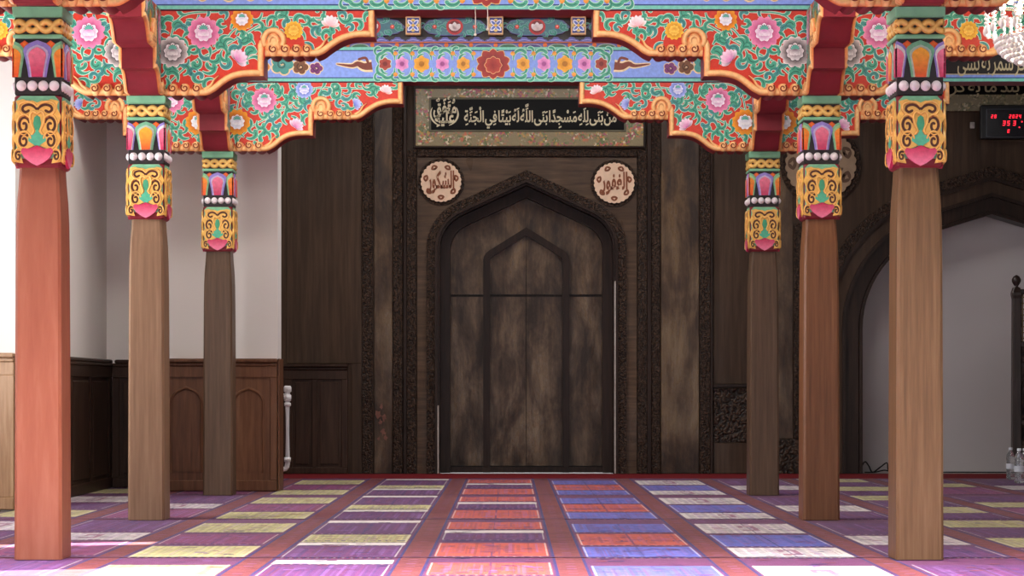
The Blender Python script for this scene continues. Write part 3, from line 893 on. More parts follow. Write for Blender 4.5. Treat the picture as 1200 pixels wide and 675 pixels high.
# ================================================================== BEAMS
BLUE = lin((132, 160, 232)); SEAB = lin((118, 200, 178)); DBL = lin((36, 58, 120))
BH = .268
def beam_body():
    mb = MB(); mb.box(-3.33, 7.0, -.11, .11, .003, BH, .004); return mb
def cloud_end(mb, u, s):
    z = BH / 2
    for k, (du, dz, r, col) in enumerate([(0, -.02, .062, lin((196, 120, 48))), (.16, .0, .085, lin((70, 150, 140))), (.30, -.02, .06, lin((116, 70, 40))), (.42, -.03, .05, lin((120, 50, 110))), (-.10, .01, .06, lin((60, 60, 110)))]):
        x = u + s * du
        for a in range(5):
            mb.disc(x + r * .6 * math.cos(a * 1.26), z + dz + r * .5 * math.sin(a * 1.26), r * .55, lin((236, 206, 160)), 2)
        for a in range(5):
            mb.disc(x + r * .6 * math.cos(a * 1.26), z + dz + r * .5 * math.sin(a * 1.26), r * .42, col, 3)
        mb.ribbon(spiral(x, z + dz, r * .5, r * .1, k, 1.2, 16), r * .14, mixc(col, (0, 0, 0), .6), 4)
def flame(mb, u, s):
    z = BH / 2
    P = smooth_path([(u, z - .01), (u + s * .06, z - .015), (u + s * .11, z + .005), (u + s * .16, z - .01), (u + s * .27, z + .004)], 5)
    n = len(P); mb.ribbon(P, [.085 * (1 - k / n) ** .8 + .012 for k in range(n)], lin((240, 214, 170)), 2)
    mb.ribbon(P, [.06 * (1 - k / n) ** .8 + .002 for k in range(n)], lin((122, 56, 40)), 3)
    Q = smooth_path([(u + s * .03, z + .01), (u + s * .05, z + .05), (u + s * .10, z + .04)], 5)
    mb.ribbon(Q, .02, lin((122, 56, 40)), 3)
def beam_paint():
    mb = MB()
    mb.rect(-3.33, 7.0, .004, BH - .004, BLUE, 0)
    mb.rect(-3.33, 7.0, .005, .028, SEAB, 1); mb.rect(-3.33, 7.0, .028, .036, DBL, 1)
    mb.rect(-3.33, 7.0, BH - .022, BH, SEAB, 1); mb.rect(-3.33, 7.0, BH - .030, BH - .022, DBL, 1)
    z = BH / 2 + .004; r = random.Random(3)
    # long floral cartouche in the middle of the nave
    c0 = .016
    pts = []
    hw = .84; hh = .088
    for sgn in (1, -1):
        for k, (du, kind) in enumerate([(.20, 'o'), (.36, 'p'), (.52, 'o2'), (.67, 'p'), (.80, 'r')]):
            x = c0 + sgn * (du + .03)
            # two leaf scrolls hold each flower
            for q in (1, -1):
                P = spiral(x, z, .085, .06, PI / 2 * q, .5 * sgn, 10)
                curl(mb, x - sgn * .075, z + q * .03, PI / 2 * q + (0 if sgn > 0 else PI) * 0, .15, -q * sgn * 2.6, .022, 2)
                curl(mb, x - sgn * .02, z + q * .075, (0 if sgn > 0 else PI), .10, -q * sgn * 3.2, .020, 2)
                curl(mb, x + sgn * .05, z + q * .06, (0 if sgn > 0 else PI) + q * sgn * .5, .10, q * sgn * 3.0, .018, 2)
                mb.petal(x - sgn * .08, z + q * .098, -PI / 2 * q, .035, .035, lin((226, 130, 40)), lin((240, 180, 80)), 5)
            K = {'o': ((216, 140, 40), (240, 176, 70)), 'o2': ((220, 140, 26), (240, 176, 60)), 'p': ((196, 96, 170), (236, 160, 210)), 'r': ((150, 50, 44), (176, 76, 60))}[kind]
            R = .05 if kind != 'o2' else .06
            for a in range(6):
                an = a * PI / 3 + PI / 6
                mb.petal(x, z, an, R, R * .8, lin(K[0]), lin(K[1]), 6, 0, MINT if kind == 'r' else lin(K[1]), .004)
            mb.disc(x, z, R * .35, mixc(lin(K[0]), (0, 0, 0), .4), 9)
    for a in range(10):
        an = a * PI / 5 + PI / 2
        mb.petal(c0 + .02 * math.cos(an), z + .01 * math.sin(an), an, .11 if a % 5 else .105, .075, lin((110, 22, 24)), lin((166, 48, 40)), 6, 0, lin((230, 190, 120)), .004)
    for a in range(8):
        an = a * PI / 4
        mb.petal(c0, z - .01, an, .065, .055, lin((140, 30, 28)), lin((184, 64, 50)), 9, 0, lin((236, 180, 120)), .003)
    for s in (1, -1):
        for q in (1, -1): curl(mb, c0 + s * .86, z - q * .01, PI / 2 * q + s * -q * .9, .12, s * q * 2.4, .022, 2)
        flame(mb, c0 + s * .93, s); cloud_end(mb, c0 + s * 1.78, -s)
    # lettered cartouches over the aisles
    for cx, w in ((3.9, 1.08),):
        o = [(cx - w, z), (cx - w + .05, z - .055), (cx - w + .17, z - .075), (cx + w - .17, z - .075), (cx + w - .05, z - .055), (cx + w, z), (cx + w - .05, z + .055), (cx + w - .17, z + .085), (cx - w + .17, z + .085), (cx - w + .05, z + .055)]
        mb.poly([(cx + (p[0] - cx) * 1.012, z + (p[1] - z) * 1.1) for p in o], lin((196, 186, 150)), 2)
        mb.poly(o, lin((34, 30, 30)), 3)
        for s in (1, -1):
            for k in range(5):
                curl(mb, cx + s * (w + .01 + .03 * k), z - .07 + .03 * k, 1.2 * k, .09, 2.8 * s, .018, 2, 0, TEAL)
    return mb
for s, lab in ((791, 'blue painted beam spanning between the middle posts, at the top edge of the picture'), (641, 'blue painted beam with red peony cartouche over the rearmost posts')):
    cx = {791: 567, 641: 575.5}[s]
    t = thing('painted_beam', lab, 'beam', (X(cx, s), Yd(s) + .115, CAPZ + VT + .004), 'blue cross beams')
    link('beam_body', shared('beam_body', beam_body, M['burgundy']), t)
    link('beam_painting', shared('beam_painting', beam_paint, M['paint']), t, (0, -.111, 0))
    if s == 641: BACKBEAM = t

# frieze above the rear beam
t = thing('painted_frieze', 'dark frieze of lotus lozenges and square blocks standing on the rear blue beam', 'frieze', (X(575.5, 641), Yd(641) + .115, CAPZ + VT + BH + .006))
mb = MB(); mb.box(-3.2, 7, -.03, .08, 0, .37); obj('frieze_board', mb, M['ink'], t)
mb = MB(); mb.box(-3.2, 7, -.12, .09, .236, .37, .006); obj('top_rail', mb, plain('oxide red rail', (150, 58, 44), .45), t, label='oxide red rail')
def block_mb():
    mb = MB(); mb.box(-.058, .058, -.105, -.02, .095, .235, .004, lin((222, 178, 128)))
    y = -.1055
    mb.rect(-.047, .047, .108, .224, lin((46, 60, 132)), 1, y)
    for k in range(4):
        a = PI / 4 + k * PI / 2
        mb.petal(0, .166, a, .058, .034, lin((230, 226, 236)), lin((246, 244, 250)), 2, y)
        mb.petal(0, .166, a, .050, .018, lin((60, 84, 180)), lin((110, 140, 220)), 4, y)
        mb.petal(.03 * math.cos(a + PI / 4), .166 + .03 * math.sin(a + PI / 4), a + PI / 4, .02, .03, lin((210, 170, 60)), lin((240, 220, 140)), 4, y)
    mb.disc(0, .166, .013, lin((236, 196, 90)), 6, y)
    return mb
for k in range(-4, 7):
    link('frieze_block', shared('frieze_block', block_mb, M['paint']), t, (.036 + .6356 * k, 0, 0))
def lozenge_mb():
    mb = MB(); y = -.045; z = .165
    o = [(-.255, z), (-.20, z + .05), (-.10, z + .068), (.10, z + .068), (.20, z + .05), (.255, z), (.20, z - .05), (.10, z - .068), (-.10, z - .068), (-.20, z - .05)]
    mb.prism(o[::-1], y, -.03, lin((96, 84, 150)))
    mb.poly([(a * .97, z + (b - z) * .92) for a, b in o], lin((70, 120, 134)), 1, y)
    r = random.Random(2)
    for s in (1, -1):
        for k in range(5):
            for q in (1, -1): curl(mb, s * (.06 + .042 * k), z + q * (.038 - .004 * k), r.uniform(0, 6), .07, q * 3.2, .014, 2, y, lin((64, 150, 138)), lin((140, 200, 190)), .004)
        mb.disc(s * .155, z, .017, lin((200, 60, 56)), 5, y); mb.disc(s * .155, z + .004, .008, lin((240, 150, 130)), 6, y)
    mb.disc(0, z, .062, lin((190, 40, 44)), 5, y, 18, 1.05); mb.disc(0, z, .048, lin((120, 24, 30)), 6, y, 18)
    for a, c in ((PI * .5, WHT), (PI * .28, WHT), (PI * .72, WHT)): mb.petal(0, z - .03, a, .066, .04, lin((220, 190, 190)), c, 8, y)
    return mb
for k in range(-4, 7):
    link('lotus_lozenge', shared('lotus_lozenge', lozenge_mb, M['paint']), t, (.354 + .6356 * k, 0, 0))
mb = MB(); y = -.07
mb.box(-3.2, 7, y, -.03, .0, .082, 0, lin((92, 92, 170)))
for k in range(82):
    u = -3.1 + .122 * k
    mb.poly([(u - .045, .082), (u + .045, .082), (u + .03, .066), (u + .012, .062), (u, .05), (u - .012, .062), (u - .03, .066)], INK, 1, y)
    mb.ribbon([(u + .02 + .04 * q, .055 + .008 * (q % 2)) for q in range(3)], .006, lin((150, 150, 220)), 2, y)
mb.box(-3.2, 7, y - .012, y, .036, .044, 0, lin((206, 110, 50)))
for k in range(53):
    u = -3.1 + .19 * k
    col = [lin((76, 66, 130)), lin((60, 110, 84))][k % 2]
    pts = [(u + .075 * math.cos(PI * q / 10), .002 + .03 * math.sin(PI * q / 10)) for q in range(11)]
    mb.poly(pts, mixc(col, WHT, .3), 1, y); mb.poly([(u + (p[0] - u) * .82, .002 + (p[1] - .002) * .78) for p in pts], col, 2, y)
    mb.disc(u + .095, .020, .017, lin((216, 106, 40)), 3, y)
obj('scallop_valance', mb, M['paint'], t)
# ================================================================== BACK WALL JOINERY
trim_n = [0]
def wbox(mb, px0, px1, py0, py1, d, ch=0.0, base=0.0):
    """board on the back wall given by its edges, standing d proud"""
    mb.box(xw(px0), xw(px1), YW - d, YW - base, max(0.002, zw(py1)), min(ZC, zw(py0)), ch)
def trim(px0, px1, py0, py1, d, m, ch=0.004):
    trim_n[0] += 1
    mb = MB(); wbox(mb, px0, px1, py0, py1, d, ch)
    if (px0, py0) == (438.5, TOPY):       # bare patches where the varnish has come off
        mb.mat = 1; rr = random.Random(4)
        for cx, cy, r in ((447, 476, 2.6), (443, 486, 4), (450, 489, 3.4), (446, 495, 3), (449, 506, 3.6), (452, 513, 2.4), (444, 514, 2)):
            mb.poly([(xw(cx) + r * KW * (.5 + rr.random()) * .75 * math.cos(2 * PI * k / 14), zw(cy) + r * KW * (.6 + rr.random()) * math.sin(2 * PI * k / 14)) for k in range(14)], (1, 1, 1), 1, YW - d)
        return struct('trim_%d' % trim_n[0], mb, [m, plain('bare reddish wood', (120, 80, 68), .5, .3, .35, 30)])
    return struct('trim_%d' % trim_n[0], mb, m)
TOPY = 66
# (left px, right px, top, bottom, proud, material) of the wall's upright boards and carved strips
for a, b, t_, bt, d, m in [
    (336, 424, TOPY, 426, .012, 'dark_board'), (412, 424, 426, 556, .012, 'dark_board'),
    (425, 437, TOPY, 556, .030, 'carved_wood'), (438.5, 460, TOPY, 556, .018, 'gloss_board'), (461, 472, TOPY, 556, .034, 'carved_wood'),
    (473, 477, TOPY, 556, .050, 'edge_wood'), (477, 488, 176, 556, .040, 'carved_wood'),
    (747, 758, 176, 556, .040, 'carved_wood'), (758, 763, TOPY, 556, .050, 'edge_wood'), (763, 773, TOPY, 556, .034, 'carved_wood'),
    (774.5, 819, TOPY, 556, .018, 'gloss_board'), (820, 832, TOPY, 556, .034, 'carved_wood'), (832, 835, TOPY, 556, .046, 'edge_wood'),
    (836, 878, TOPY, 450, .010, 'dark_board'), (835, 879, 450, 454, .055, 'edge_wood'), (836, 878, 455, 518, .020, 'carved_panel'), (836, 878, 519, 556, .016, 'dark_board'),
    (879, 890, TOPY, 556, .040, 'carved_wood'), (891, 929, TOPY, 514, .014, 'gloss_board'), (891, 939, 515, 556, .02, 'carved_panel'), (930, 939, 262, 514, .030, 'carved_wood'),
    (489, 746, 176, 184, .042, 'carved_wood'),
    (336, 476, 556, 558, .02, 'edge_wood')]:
    trim(a, b, t_, bt, d, M[m])

# prayer niche
t = thing('prayer_niche', 'dark wood pointed-arch prayer niche in the middle of the back wall', 'prayer niche', (MX, YW, 0))
def A(off): return arch(MX, MA + off * KW, MS, MR + off * KW, MT, 12)
rel = lambda P: [(x - MX, z) for x, z in P]
def spand():
    mb = MB()
    a = rel(A(14)); x0, x1 = xw(489) - MX, xw(746) - MX; zt = zw(184.5)
    n = len(a); h = n // 2
    mb.prism([(x0, .003)] + a[:h + 1] + [(0, zt), (x0, zt)], -.014, 0)
    mb.prism([(x1, .003), (x1, zt), (0, zt)] + a[h:], -.014, 0)
    return mb
obj('spandrel_board', spand(), M['spandrel'], t)
mb = MB(); mb.band(rel(A(14)), rel(A(4)), -.05, 0); obj('carved_arch', mb, M['carved_wood'], t)
mb = MB(); mb.band(rel(A(4)), rel(A(1)), -.075, 0); mb.band(rel(A(1)), rel(A(-1.5)), -.03, .30); obj('arch_moulding', mb, M['edge_wood'], t)
mb = MB(); mb.band(rel(A(-1.5)), rel(A(-13)), .14, .30); obj('inner_arch_frame', mb, M['edge_wood'], t)
mb = MB()
o = rel(A(-2)); mb.prism(o, .29, .33)
obj('niche_back', mb, M['edge_wood'], t)
# veneer panels of the niche: shoulders left and right of the lancet, lancet itself in two leaves, with a rail across
LA, LS, LR, LT = 51 * KW, zw(304), 14 * KW, math.radians(32)
def lan(off): return rel(arch(MX, LA + off * KW, LS, LR + max(-8, off) * KW, LT, 8))
def niche_panels():
    res = []
    outer = rel(A(-13)); inner = lan(0)
    ho, hi = len(outer) // 2, len(inner) // 2
    zb = zw(547); zr = zw(345)
    def clipz(P, z0, z1):
        def cut(P, z, keep):
            out = []
            for i in range(len(P)):
                a, b = P[i], P[(i + 1) % len(P)]
                ia, ib = keep(a[1]), keep(b[1])
                if ia: out.append(a)
                if ia != ib:
                    q = (z - a[1]) / (b[1] - a[1]); out.append((a[0] + (b[0] - a[0]) * q, z))
            return out
        return cut(cut(P, z0, lambda v: v >= z0), z1, lambda v: v <= z1)
    left = outer[:ho + 1] + inner[:hi + 1][::-1]
    right = [(-x, z) for x, z in left][::-1]
    leaf = lan(-8); hl = len(leaf) // 2
    lleaf = leaf[:hl + 1] + [(0, 0)]
    lleaf = [(x if abs(x) > 1e-6 else -.003, z) for x, z in lleaf]
    rleaf = [(-x, z) for x, z in lleaf][::-1]
    for P in (left, right, lleaf, rleaf):
        for z0, z1 in ((zb, zr - .012), (zr + .012, 5)):
            q = clipz(P, z0, z1)
            if len(q) > 2: res.append(q)
    return res
for i, q in enumerate(niche_panels()):
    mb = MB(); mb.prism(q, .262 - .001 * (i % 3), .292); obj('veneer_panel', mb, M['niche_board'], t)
mb = MB(); mb.band(lan(0), lan(-8), .20, .292); obj('lancet_frame', mb, M['edge_wood'], t)
mb = MB(); mb.box(-MA + .02, MA - .02, .18, .30, .003, zw(548)); obj('base_rail', mb, M['edge_wood'], t)
for s in (-1, 1):
    mb = MB(); z1 = zw(475) if s < 0 else zw(330)
    mb.box(s * (MA + .2 * KW) - .007, s * (MA + .2 * KW) + .007, -.085, -.076, .004, z1); obj('edge_strip', mb, M['peel'], t, label='pale peeling edge strip')

# alcove arch on the right: three dark stepped bands
t = thing('alcove_arch', 'wide stepped dark wood arch around the white alcove at the right', 'arch', (RX, YW, 0))
def AR(off): return [(x - RX, z) for x, z in arch(RX, RA + off * KW, RS, RR + off * KW, RT, 14)]
for a, b, d, m, nm in ((50, 38, .045, 'carved_wood', 'carved_arch'), (38, 34, .06, 'edge_wood', 'arch_moulding'), (34, 20, .030, 'dark_board', 'arch_board'), (20, 16, .055, 'edge_wood', 'arch_moulding'), (16, .3, .02, 'edge_wood', 'arch_board'), (-.3, -4, .045, 'edge_wood', 'arch_moulding')):
    mb = MB(); o, i = AR(a), AR(b)
    k = 0
    mb.band([(p[0], max(p[1], .003)) for p in o], [(p[0], max(p[1], .003)) for p in i], -d, -.001 if b >= 0 else .2); obj(nm, mb, M[m], t)

# ------------------------------------------------------------------ Arabic lettering
FORMS = {'ا': 'ﺍﺎ', 'ب': 'ﺏﺐﺑﺒ', 'ة': 'ﺓﺔ', 'ت': 'ﺕﺖﺗﺘ', 'ج': 'ﺝﺞﺟﺠ', 'ح': 'ﺡﺢﺣﺤ', 'خ': 'ﺥﺦﺧﺨ', 'د': 'ﺩﺪ', 'ر': 'ﺭﺮ', 'س': 'ﺱﺲﺳﺴ', 'ش': 'ﺵﺶﺷﺸ', 'ص': 'ﺹﺺﺻﺼ',
         'ع': 'ﻉﻊﻋﻌ', 'غ': 'ﻍﻎﻏﻐ', 'ف': 'ﻑﻒﻓﻔ', 'ق': 'ﻕﻖﻗﻘ', 'ك': 'ﻙﻚﻛﻜ', 'ل': 'ﻝﻞﻟﻠ', 'م': 'ﻡﻢﻣﻤ', 'ن': 'ﻥﻦﻧﻨ', 'ه': 'ﻩﻪﻫﻬ', 'و': 'ﻭﻮ', 'ى': 'ﻯﻰ', 'ي': 'ﻱﻲﻳﻴ'}
MARKS = set('\u064b\u064c\u064d\u064e\u064f\u0650\u0651\u0652\u0670')
def glyph_mesh(ch, bold):
    cu = bpy.data.curves.new('lettering', 'FONT'); cu.body = ch; cu.size = 1.0; cu.offset = bold; cu.extrude = 0.0; cu.resolution_u = 3
    o = bpy.data.objects.new('lettering', cu); C.objects.link(o)
    bpy.context.view_layer.update()
    me = o.to_mesh()
    vs = [tuple(v.co) for v in me.vertices]; fs = [tuple(p.vertices) for p in me.polygons]
    o.to_mesh_clear()
    bpy.data.objects.remove(o); bpy.data.curves.remove(cu)
    return vs, fs
GC = {}
def glyph(ch, bold):
    if (ch, bold) not in GC:
        v, f = glyph_mesh(ch, bold); v2, _ = glyph_mesh(ch + ch, 0.0); v1, _ = glyph_mesh(ch, 0.0)
        adv = (max(p[0] for p in v2) - max(p[0] for p in v1)) if v1 else .3
        GC[(ch, bold)] = (v, f, adv)
    return GC[(ch, bold)]
def arabic(text, bold=0.012, space=.22, mark_gap=.06):
    """shape right-to-left text; returns vertices and faces with the line starting at x=0 on the right"""
    letters = []
    for ch in text:
        if ch in MARKS and letters: letters[-1][1].append(ch)
        else: letters.append([ch, []])
    V, Fc = [], []; x = 0.0
    for i, (ch, marks) in enumerate(letters):
        if ch == ' ': x -= space; continue
        prev = letters[i - 1][0] if i else ' '; nxt = letters[i + 1][0] if i + 1 < len(letters) else ' '
        fm = FORMS[ch]
        jp = prev in FORMS and len(FORMS[prev]) == 4; jn = nxt in FORMS and len(fm) == 4
        g = fm[3] if jp and jn else fm[1] if jp else fm[2] if jn else fm[0]
        v, f, adv = glyph(g, bold)
        x -= adv
        b = len(V); V += [(p[0] + x, p[1]) for p in v]; Fc += [tuple(b + k for k in q) for q in f]
        hi = max(p[1] for p in v); lo = min(p[1] for p in v); mid = x + (min(p[0] for p in v) + max(p[0] for p in v)) / 2
        hi = max(hi, .52); 
        for mk in marks:
            mv, mf, _ = glyph(mk, bold * .8)
            mx0, mx1 = min(p[0] for p in mv), max(p[0] for p in mv); my0, my1 = min(p[1] for p in mv), max(p[1] for p in mv)
            if mk in '\u064d\u0650': dy = min(lo, 0) - .05 - my1
            else: dy = hi + mark_gap - my0; hi = hi + mark_gap + (my1 - my0)
            b = len(V); V += [(p[0] - (mx0 + mx1) / 2 + mid, p[1] + dy) for p in mv]; Fc += [tuple(b + k for k in q) for q in mf]
    return V, Fc
def letter_part(mb, text, x0, x1, zbase, hmax=None, d=.006, bold=0.012, space=.22, y=0.0, mark_gap=.06, yscale=None):
    V, Fc = arabic(text, bold, space, mark_gap)
    a, b = min(p[0] for p in V), max(p[0] for p in V)
    s = (x1 - x0) / (b - a); sy = s if yscale is None else yscale
    i = len(mb.v)
    P = [(x0 + (p[0] - a) * s, zbase + p[1] * sy) for p in V]
    mb.v += [tuple(mb.M @ Vector((p[0], y - d, p[1]))) for p in P]
    edges = {}
    for f in Fc:
        mb.f.append(tuple(i + k for k in f)); mb.c.append([(1, 1, 1)] * len(f)); mb.sm.append(False); mb.mi.append(0)
        for k in range(len(f)):
            e = (f[k], f[(k + 1) % len(f)])
            if (e[1], e[0]) in edges: del edges[(e[1], e[0])]
            else: edges[e] = 1
    j = len(mb.v); mb.v += [tuple(mb.M @ Vector((p[0], y, p[1]))) for p in P]
    for e in edges:
        mb.f.append((i + e[0], i + e[1], j + e[1], j + e[0])); mb.c.append([(1, 1, 1)] * 4); mb.sm.append(False); mb.mi.append(0)

# flowered sign board
def sparkle(name, base, cols, sc):
    m, nt, b = new_mat(name)
    tc = nt.nodes.new('ShaderNodeTexCoord'); v = nt.nodes.new('ShaderNodeTexVoronoi'); v.inputs['Scale'].default_value = sc
    nt.links.new(tc.outputs['Object'], v.inputs['Vector'])
    sep = nt.nodes.new('ShaderNodeSeparateColor'); nt.links.new(v.outputs['Color'], sep.inputs['Color'])
    n = len(cols)
    r = ramp(nt, sep.outputs['Red'], [(k / n, lin(c)) for k, c in enumerate(cols)]); r.color_ramp.interpolation = 'CONSTANT'
    n2 = noise_node(nt, 9.0, (1, 1, 1), 3, .5)
    r2 = ramp(nt, n2.outputs['Fac'], [(.42, (0, 0, 0)), (.55, (1, 1, 1))])
    mx = nt.nodes.new('ShaderNodeMixRGB'); mx.inputs['Color1'].default_value = (*lin(base), 1)
    nt.links.new(r2.outputs['Color'], mx.inputs['Fac']); nt.links.new(r.outputs['Color'], mx.inputs['Color2']); nt.links.new(mx.outputs['Color'], b.inputs['Base Color'])
    b.inputs['Roughness'].default_value = .25
    bump(nt, b, v.outputs['Distance'], .3, .004)
    return m
M['flower_border'] = sparkle('flowered sign border', (150, 138, 104), [(206, 120, 92), (158, 146, 110), (110, 128, 84), (196, 160, 90), (226, 210, 176), (150, 140, 108), (176, 96, 110), (120, 120, 80)], 52.0)
M['grey_border'] = sparkle('greenish sign border', (128, 120, 96), [(140, 130, 100), (110, 112, 84), (160, 148, 110), (176, 168, 140), (104, 100, 80)], 52.0)
t = thing('inscription_board', 'long black board with gold Arabic line and flowered border above the prayer niche', 'sign', (xw(620), YW, zw(138)))
def rb(px0, px1, py0, py1, y0, y1, cx, cy, ch=.004):
    mb = MB(); mb.box(xw(px0) - xw(cx), xw(px1) - xw(cx), y0, y1, zw(py1) - zw(cy), zw(py0) - zw(cy), ch); return mb
obj('outer_frame', rb(485, 756, 98, 174, -.055, 0, 620, 138), M['edge_wood'], t)
obj('flowered_border', rb(487.5, 753.5, 105, 172, -.062, -.05, 620, 138), M['flower_border'], t, label='flowered greenish border')
obj('inner_frame', rb(503, 733.5, 115.5, 155.5, -.070, -.06, 620, 138), plain('olive inner frame', (96, 92, 66), .4), t)
obj('text_panel', rb(505.5, 731, 117.5, 153.5, -.073, -.065, 620, 138), M['sign_black'], t)
mb = MB(); xr = lambda px: xw(px) - xw(620); zr_ = lambda py: zw(py) - zw(138)
letter_part(mb, 'مَنْ بَنَى لِلَّهِ مَسْجِدًا بَنَى اللَّهُ لَهُ بَيْتًا فِي الْجَنَّةِ', xr(544), xr(722), zr_(144), None, .006, .02, .05, -.073, .02, .15)
mb.M = Matrix.Identity(4)
obj('lettering', mb, M['sign_gold'], t, label='pale gold lettering')
mb = MB()
letter_part(mb, 'مُتَّفَقٌ', xr(508), xr(535), zr_(134), None, .006, .03, .1, -.073, .02, .17)
letter_part(mb, 'عَلَيْهِ', xr(510), xr(533), zr_(145), None, .006, .03, .1, -.073, .02, .16)
for a0, a1 in ((150, 250), (290, 390)):
    P = [(xr(521) + 16 * KW * math.cos(math.radians(a0 + (a1 - a0) * k / 14)), zr_(134.5) + 14.5 * KW * math.sin(math.radians(a0 + (a1 - a0) * k / 14))) for k in range(15)]
    mb.ribbon(P, [.006 + .012 * math.sin(PI * k / 14) for k in range(15)], (1, 1, 1), 2, -.078, False)
obj('seal_lettering', mb, M['sign_gold'], t)
# second board, over the alcove arch
t = thing('inscription_board', 'grey-green bordered black board with script above the alcove arch, behind the clock', 'sign', (xw(1200), YW - .003, zw(115)))
obj('flowered_border', rb(1022, 1400, 92, 131, -.06, 0, 1200, 115), M['grey_border'], t)
obj('text_panel', rb(1034, 1388, 96, 112, -.068, -.055, 1200, 115), M['sign_black'], t)
mb = MB()
letter_part(mb, 'سر كمر بند ما به كر', xw(1112) - xw(1200), xw(1250) - xw(1200), zw(109) - zw(115), None, .005, .01, .15, -.068, .04, .16)
obj('lettering', mb, plain('dull gold script', (170, 158, 124), .4), t)
# script on the aisle cartouche of the rear beam
mb = MB(); 
letter_part(mb, 'ما صد كر شمر به بسى', X(1122, 641) - X(575.5, 641), X(1236, 641) - X(575.5, 641), BH / 2 - .045, None, .004, .004, .12, -.1145, .04, .19)
obj('script', mb, plain('cream script', (190, 178, 140), .4), BACKBEAM, label='cream script')

# roundels
def scallop(r, n, d, steps=4):
    return [((r + d * abs(math.sin(PI * n * k / (n * steps)))) * math.cos(2 * PI * k / (n * steps)), (r + d * abs(math.sin(PI * n * k / (n * steps)))) * math.sin(2 * PI * k / (n * steps))) for k in range(n * steps)]
def leaflets(mb, r, n, L, y, r0=0.0):
    for k in range(n):
        a = 2 * PI * k / n + r0
        for s in (-.5, .5): mb.petal(r * math.cos(a), r * math.sin(a), a + PI / 2 + s + (k % 2) * PI, L, L * .42, (1, 1, 1), (1, 1, 1), 1, y)
BIGINK = plain('brown roundel carving', (92, 68, 52), .55, .3, .1)
def roundel(px, py, rpx, word, lab, m, big=False):
    t = thing('carved_roundel', lab, 'roundel', (xw(px), YW - .0175, zw(py)))
    R = rpx * KW
    mb = MB(); mb.prism([(R * 1.16 * math.cos(2 * PI * k / 40), R * 1.16 * math.sin(2 * PI * k / 40)) for k in range(40)][::-1], -.012, 0); obj('dark_surround', mb, M['carved_wood'], t)
    mb = MB(); mb.prism(scallop(R * .97, 26, R * .05)[::-1], -.035, -.01)
    P = [(R * .9 * math.cos(2 * PI * k / 40), R * .9 * math.sin(2 * PI * k / 40)) for k in range(41)]
    obj('disc', mb, m, t)
    mb = MB()
    if big:
        for rr, n in ((.80, 14), (.50, 9), (.2, 4)): leaflets(mb, R * rr, n, R * .24, -.036, .2)
        mb.ribbon([(0, -R * .9), (0, R * .9)], .02, (1, 1, 1), 2, -.036)
    else:
        leaflets(mb, R * .76, 14, R * .24, -.036)
    obj('leaf_pattern', mb, BIGINK if big else M['roundel_ink'], t)
    if word:
        mb = MB(); letter_part(mb, word, -R * .66, R * .66, -R * .30, None, .006, .03, .1, -.036, .04, R * 1.15); obj('lettering', mb, M['roundel_ink'], t)
roundel(517, 213.5, 23.5, 'الشكور', 'pale carved roundel left of the niche point, with reddish lettering', M['roundel'])
roundel(719.5, 215, 23.5, 'الغفور', 'pale carved roundel right of the niche point, with reddish lettering', M['roundel'])
roundel(961, 193, 41, '', 'large tan leaf-carved roundel half hidden behind the right-hand posts', M['big_roundel'], True)

# LED clock
t = thing('wall_clock', 'black digital wall clock with red figures above the alcove arch', 'clock', (xw(1176), YW - .076, zw(145)))
cx, cy = 1176, 145
mb = rb(1145.5, 1207, 125.5, 165, -.07, 0, cx, cy, .008); obj('case', mb, M['clock_case'], t)
mb = rb(1151.5, 1200, 130, 163, -.073, -.06, cx, cy, .002); obj('screen_edge', mb, M['clock_edge'], t)
mb = rb(1152.3, 1199.2, 130.8, 162.2, -.075, -.06, cx, cy, .001); obj('screen', mb, M['clock_face'], t)
SEG = {'0': 'abcdef', '1': 'bc', '2': 'abged', '3': 'abgcd', '4': 'fgbc', '5': 'afgcd', '6': 'afgedc', '7': 'abc', '8': 'abcdefg', '9': 'abcdfg'}
def digits(mb, text, px, py, hpx, y):
    h = hpx * KW; w = h * .52; x = xw(px) - xw(cx); zb = zw(py) - zw(cy); q = h * .14; sl = .12
    for ch in text:
        for sgm in SEG.get(ch, ''):
            r_ = {'a': (0, w, h - q, h), 'g': (0, w, h / 2 - q / 2, h / 2 + q / 2), 'd': (0, w, 0, q), 'f': (0, q, h / 2, h), 'b': (w - q, w, h / 2, h), 'e': (0, q, 0, h / 2), 'c': (w - q, w, 0, h / 2)}[sgm]
            mb.poly([(x + r_[0] + sl * r_[2], zb + r_[2]), (x + r_[1] + sl * r_[2], zb + r_[2]), (x + r_[1] + sl * r_[3], zb + r_[3]), (x + r_[0] + sl * r_[3], zb + r_[3])], (1, 1, 1), 1, y)
        x += w * 1.75
mb = MB(); y = -.0752
digits(mb, '28', 1157, 141, 4.2, y); digits(mb, '2024', 1178, 141, 4.2, y); digits(mb, '35', 1170.5, 149.5, 5.6, y); digits(mb, '3', 1182.5, 149.5, 5.6, y); digits(mb, '0', 1176, 158, 4.0, y)
mb.disc(xw(1193) - xw(cx), zw(145) - zw(cy), .007, (1, 1, 1), 1, y, 8); mb.disc(xw(1190) - xw(cx), zw(151.5) - zw(cy), .007, (1, 1, 1), 1, y, 8)
obj('figures', mb, M['red_led'], t, label='red lit figures')
# small pale switch plate left of the clock
mb = MB(); mb.M = Matrix.Translation((xw(1139), YW - .012, zw(147))); mb.box(-.022, .022, -.012, 0, -.03, .03, .004); mb.box(-.010, .010, -.018, -.010, -.015, .015, .003)
tag(obj('wall_switch', mb, M['peel']), 'small pale switch plate on the dark wall just left of the clock', 'switch')
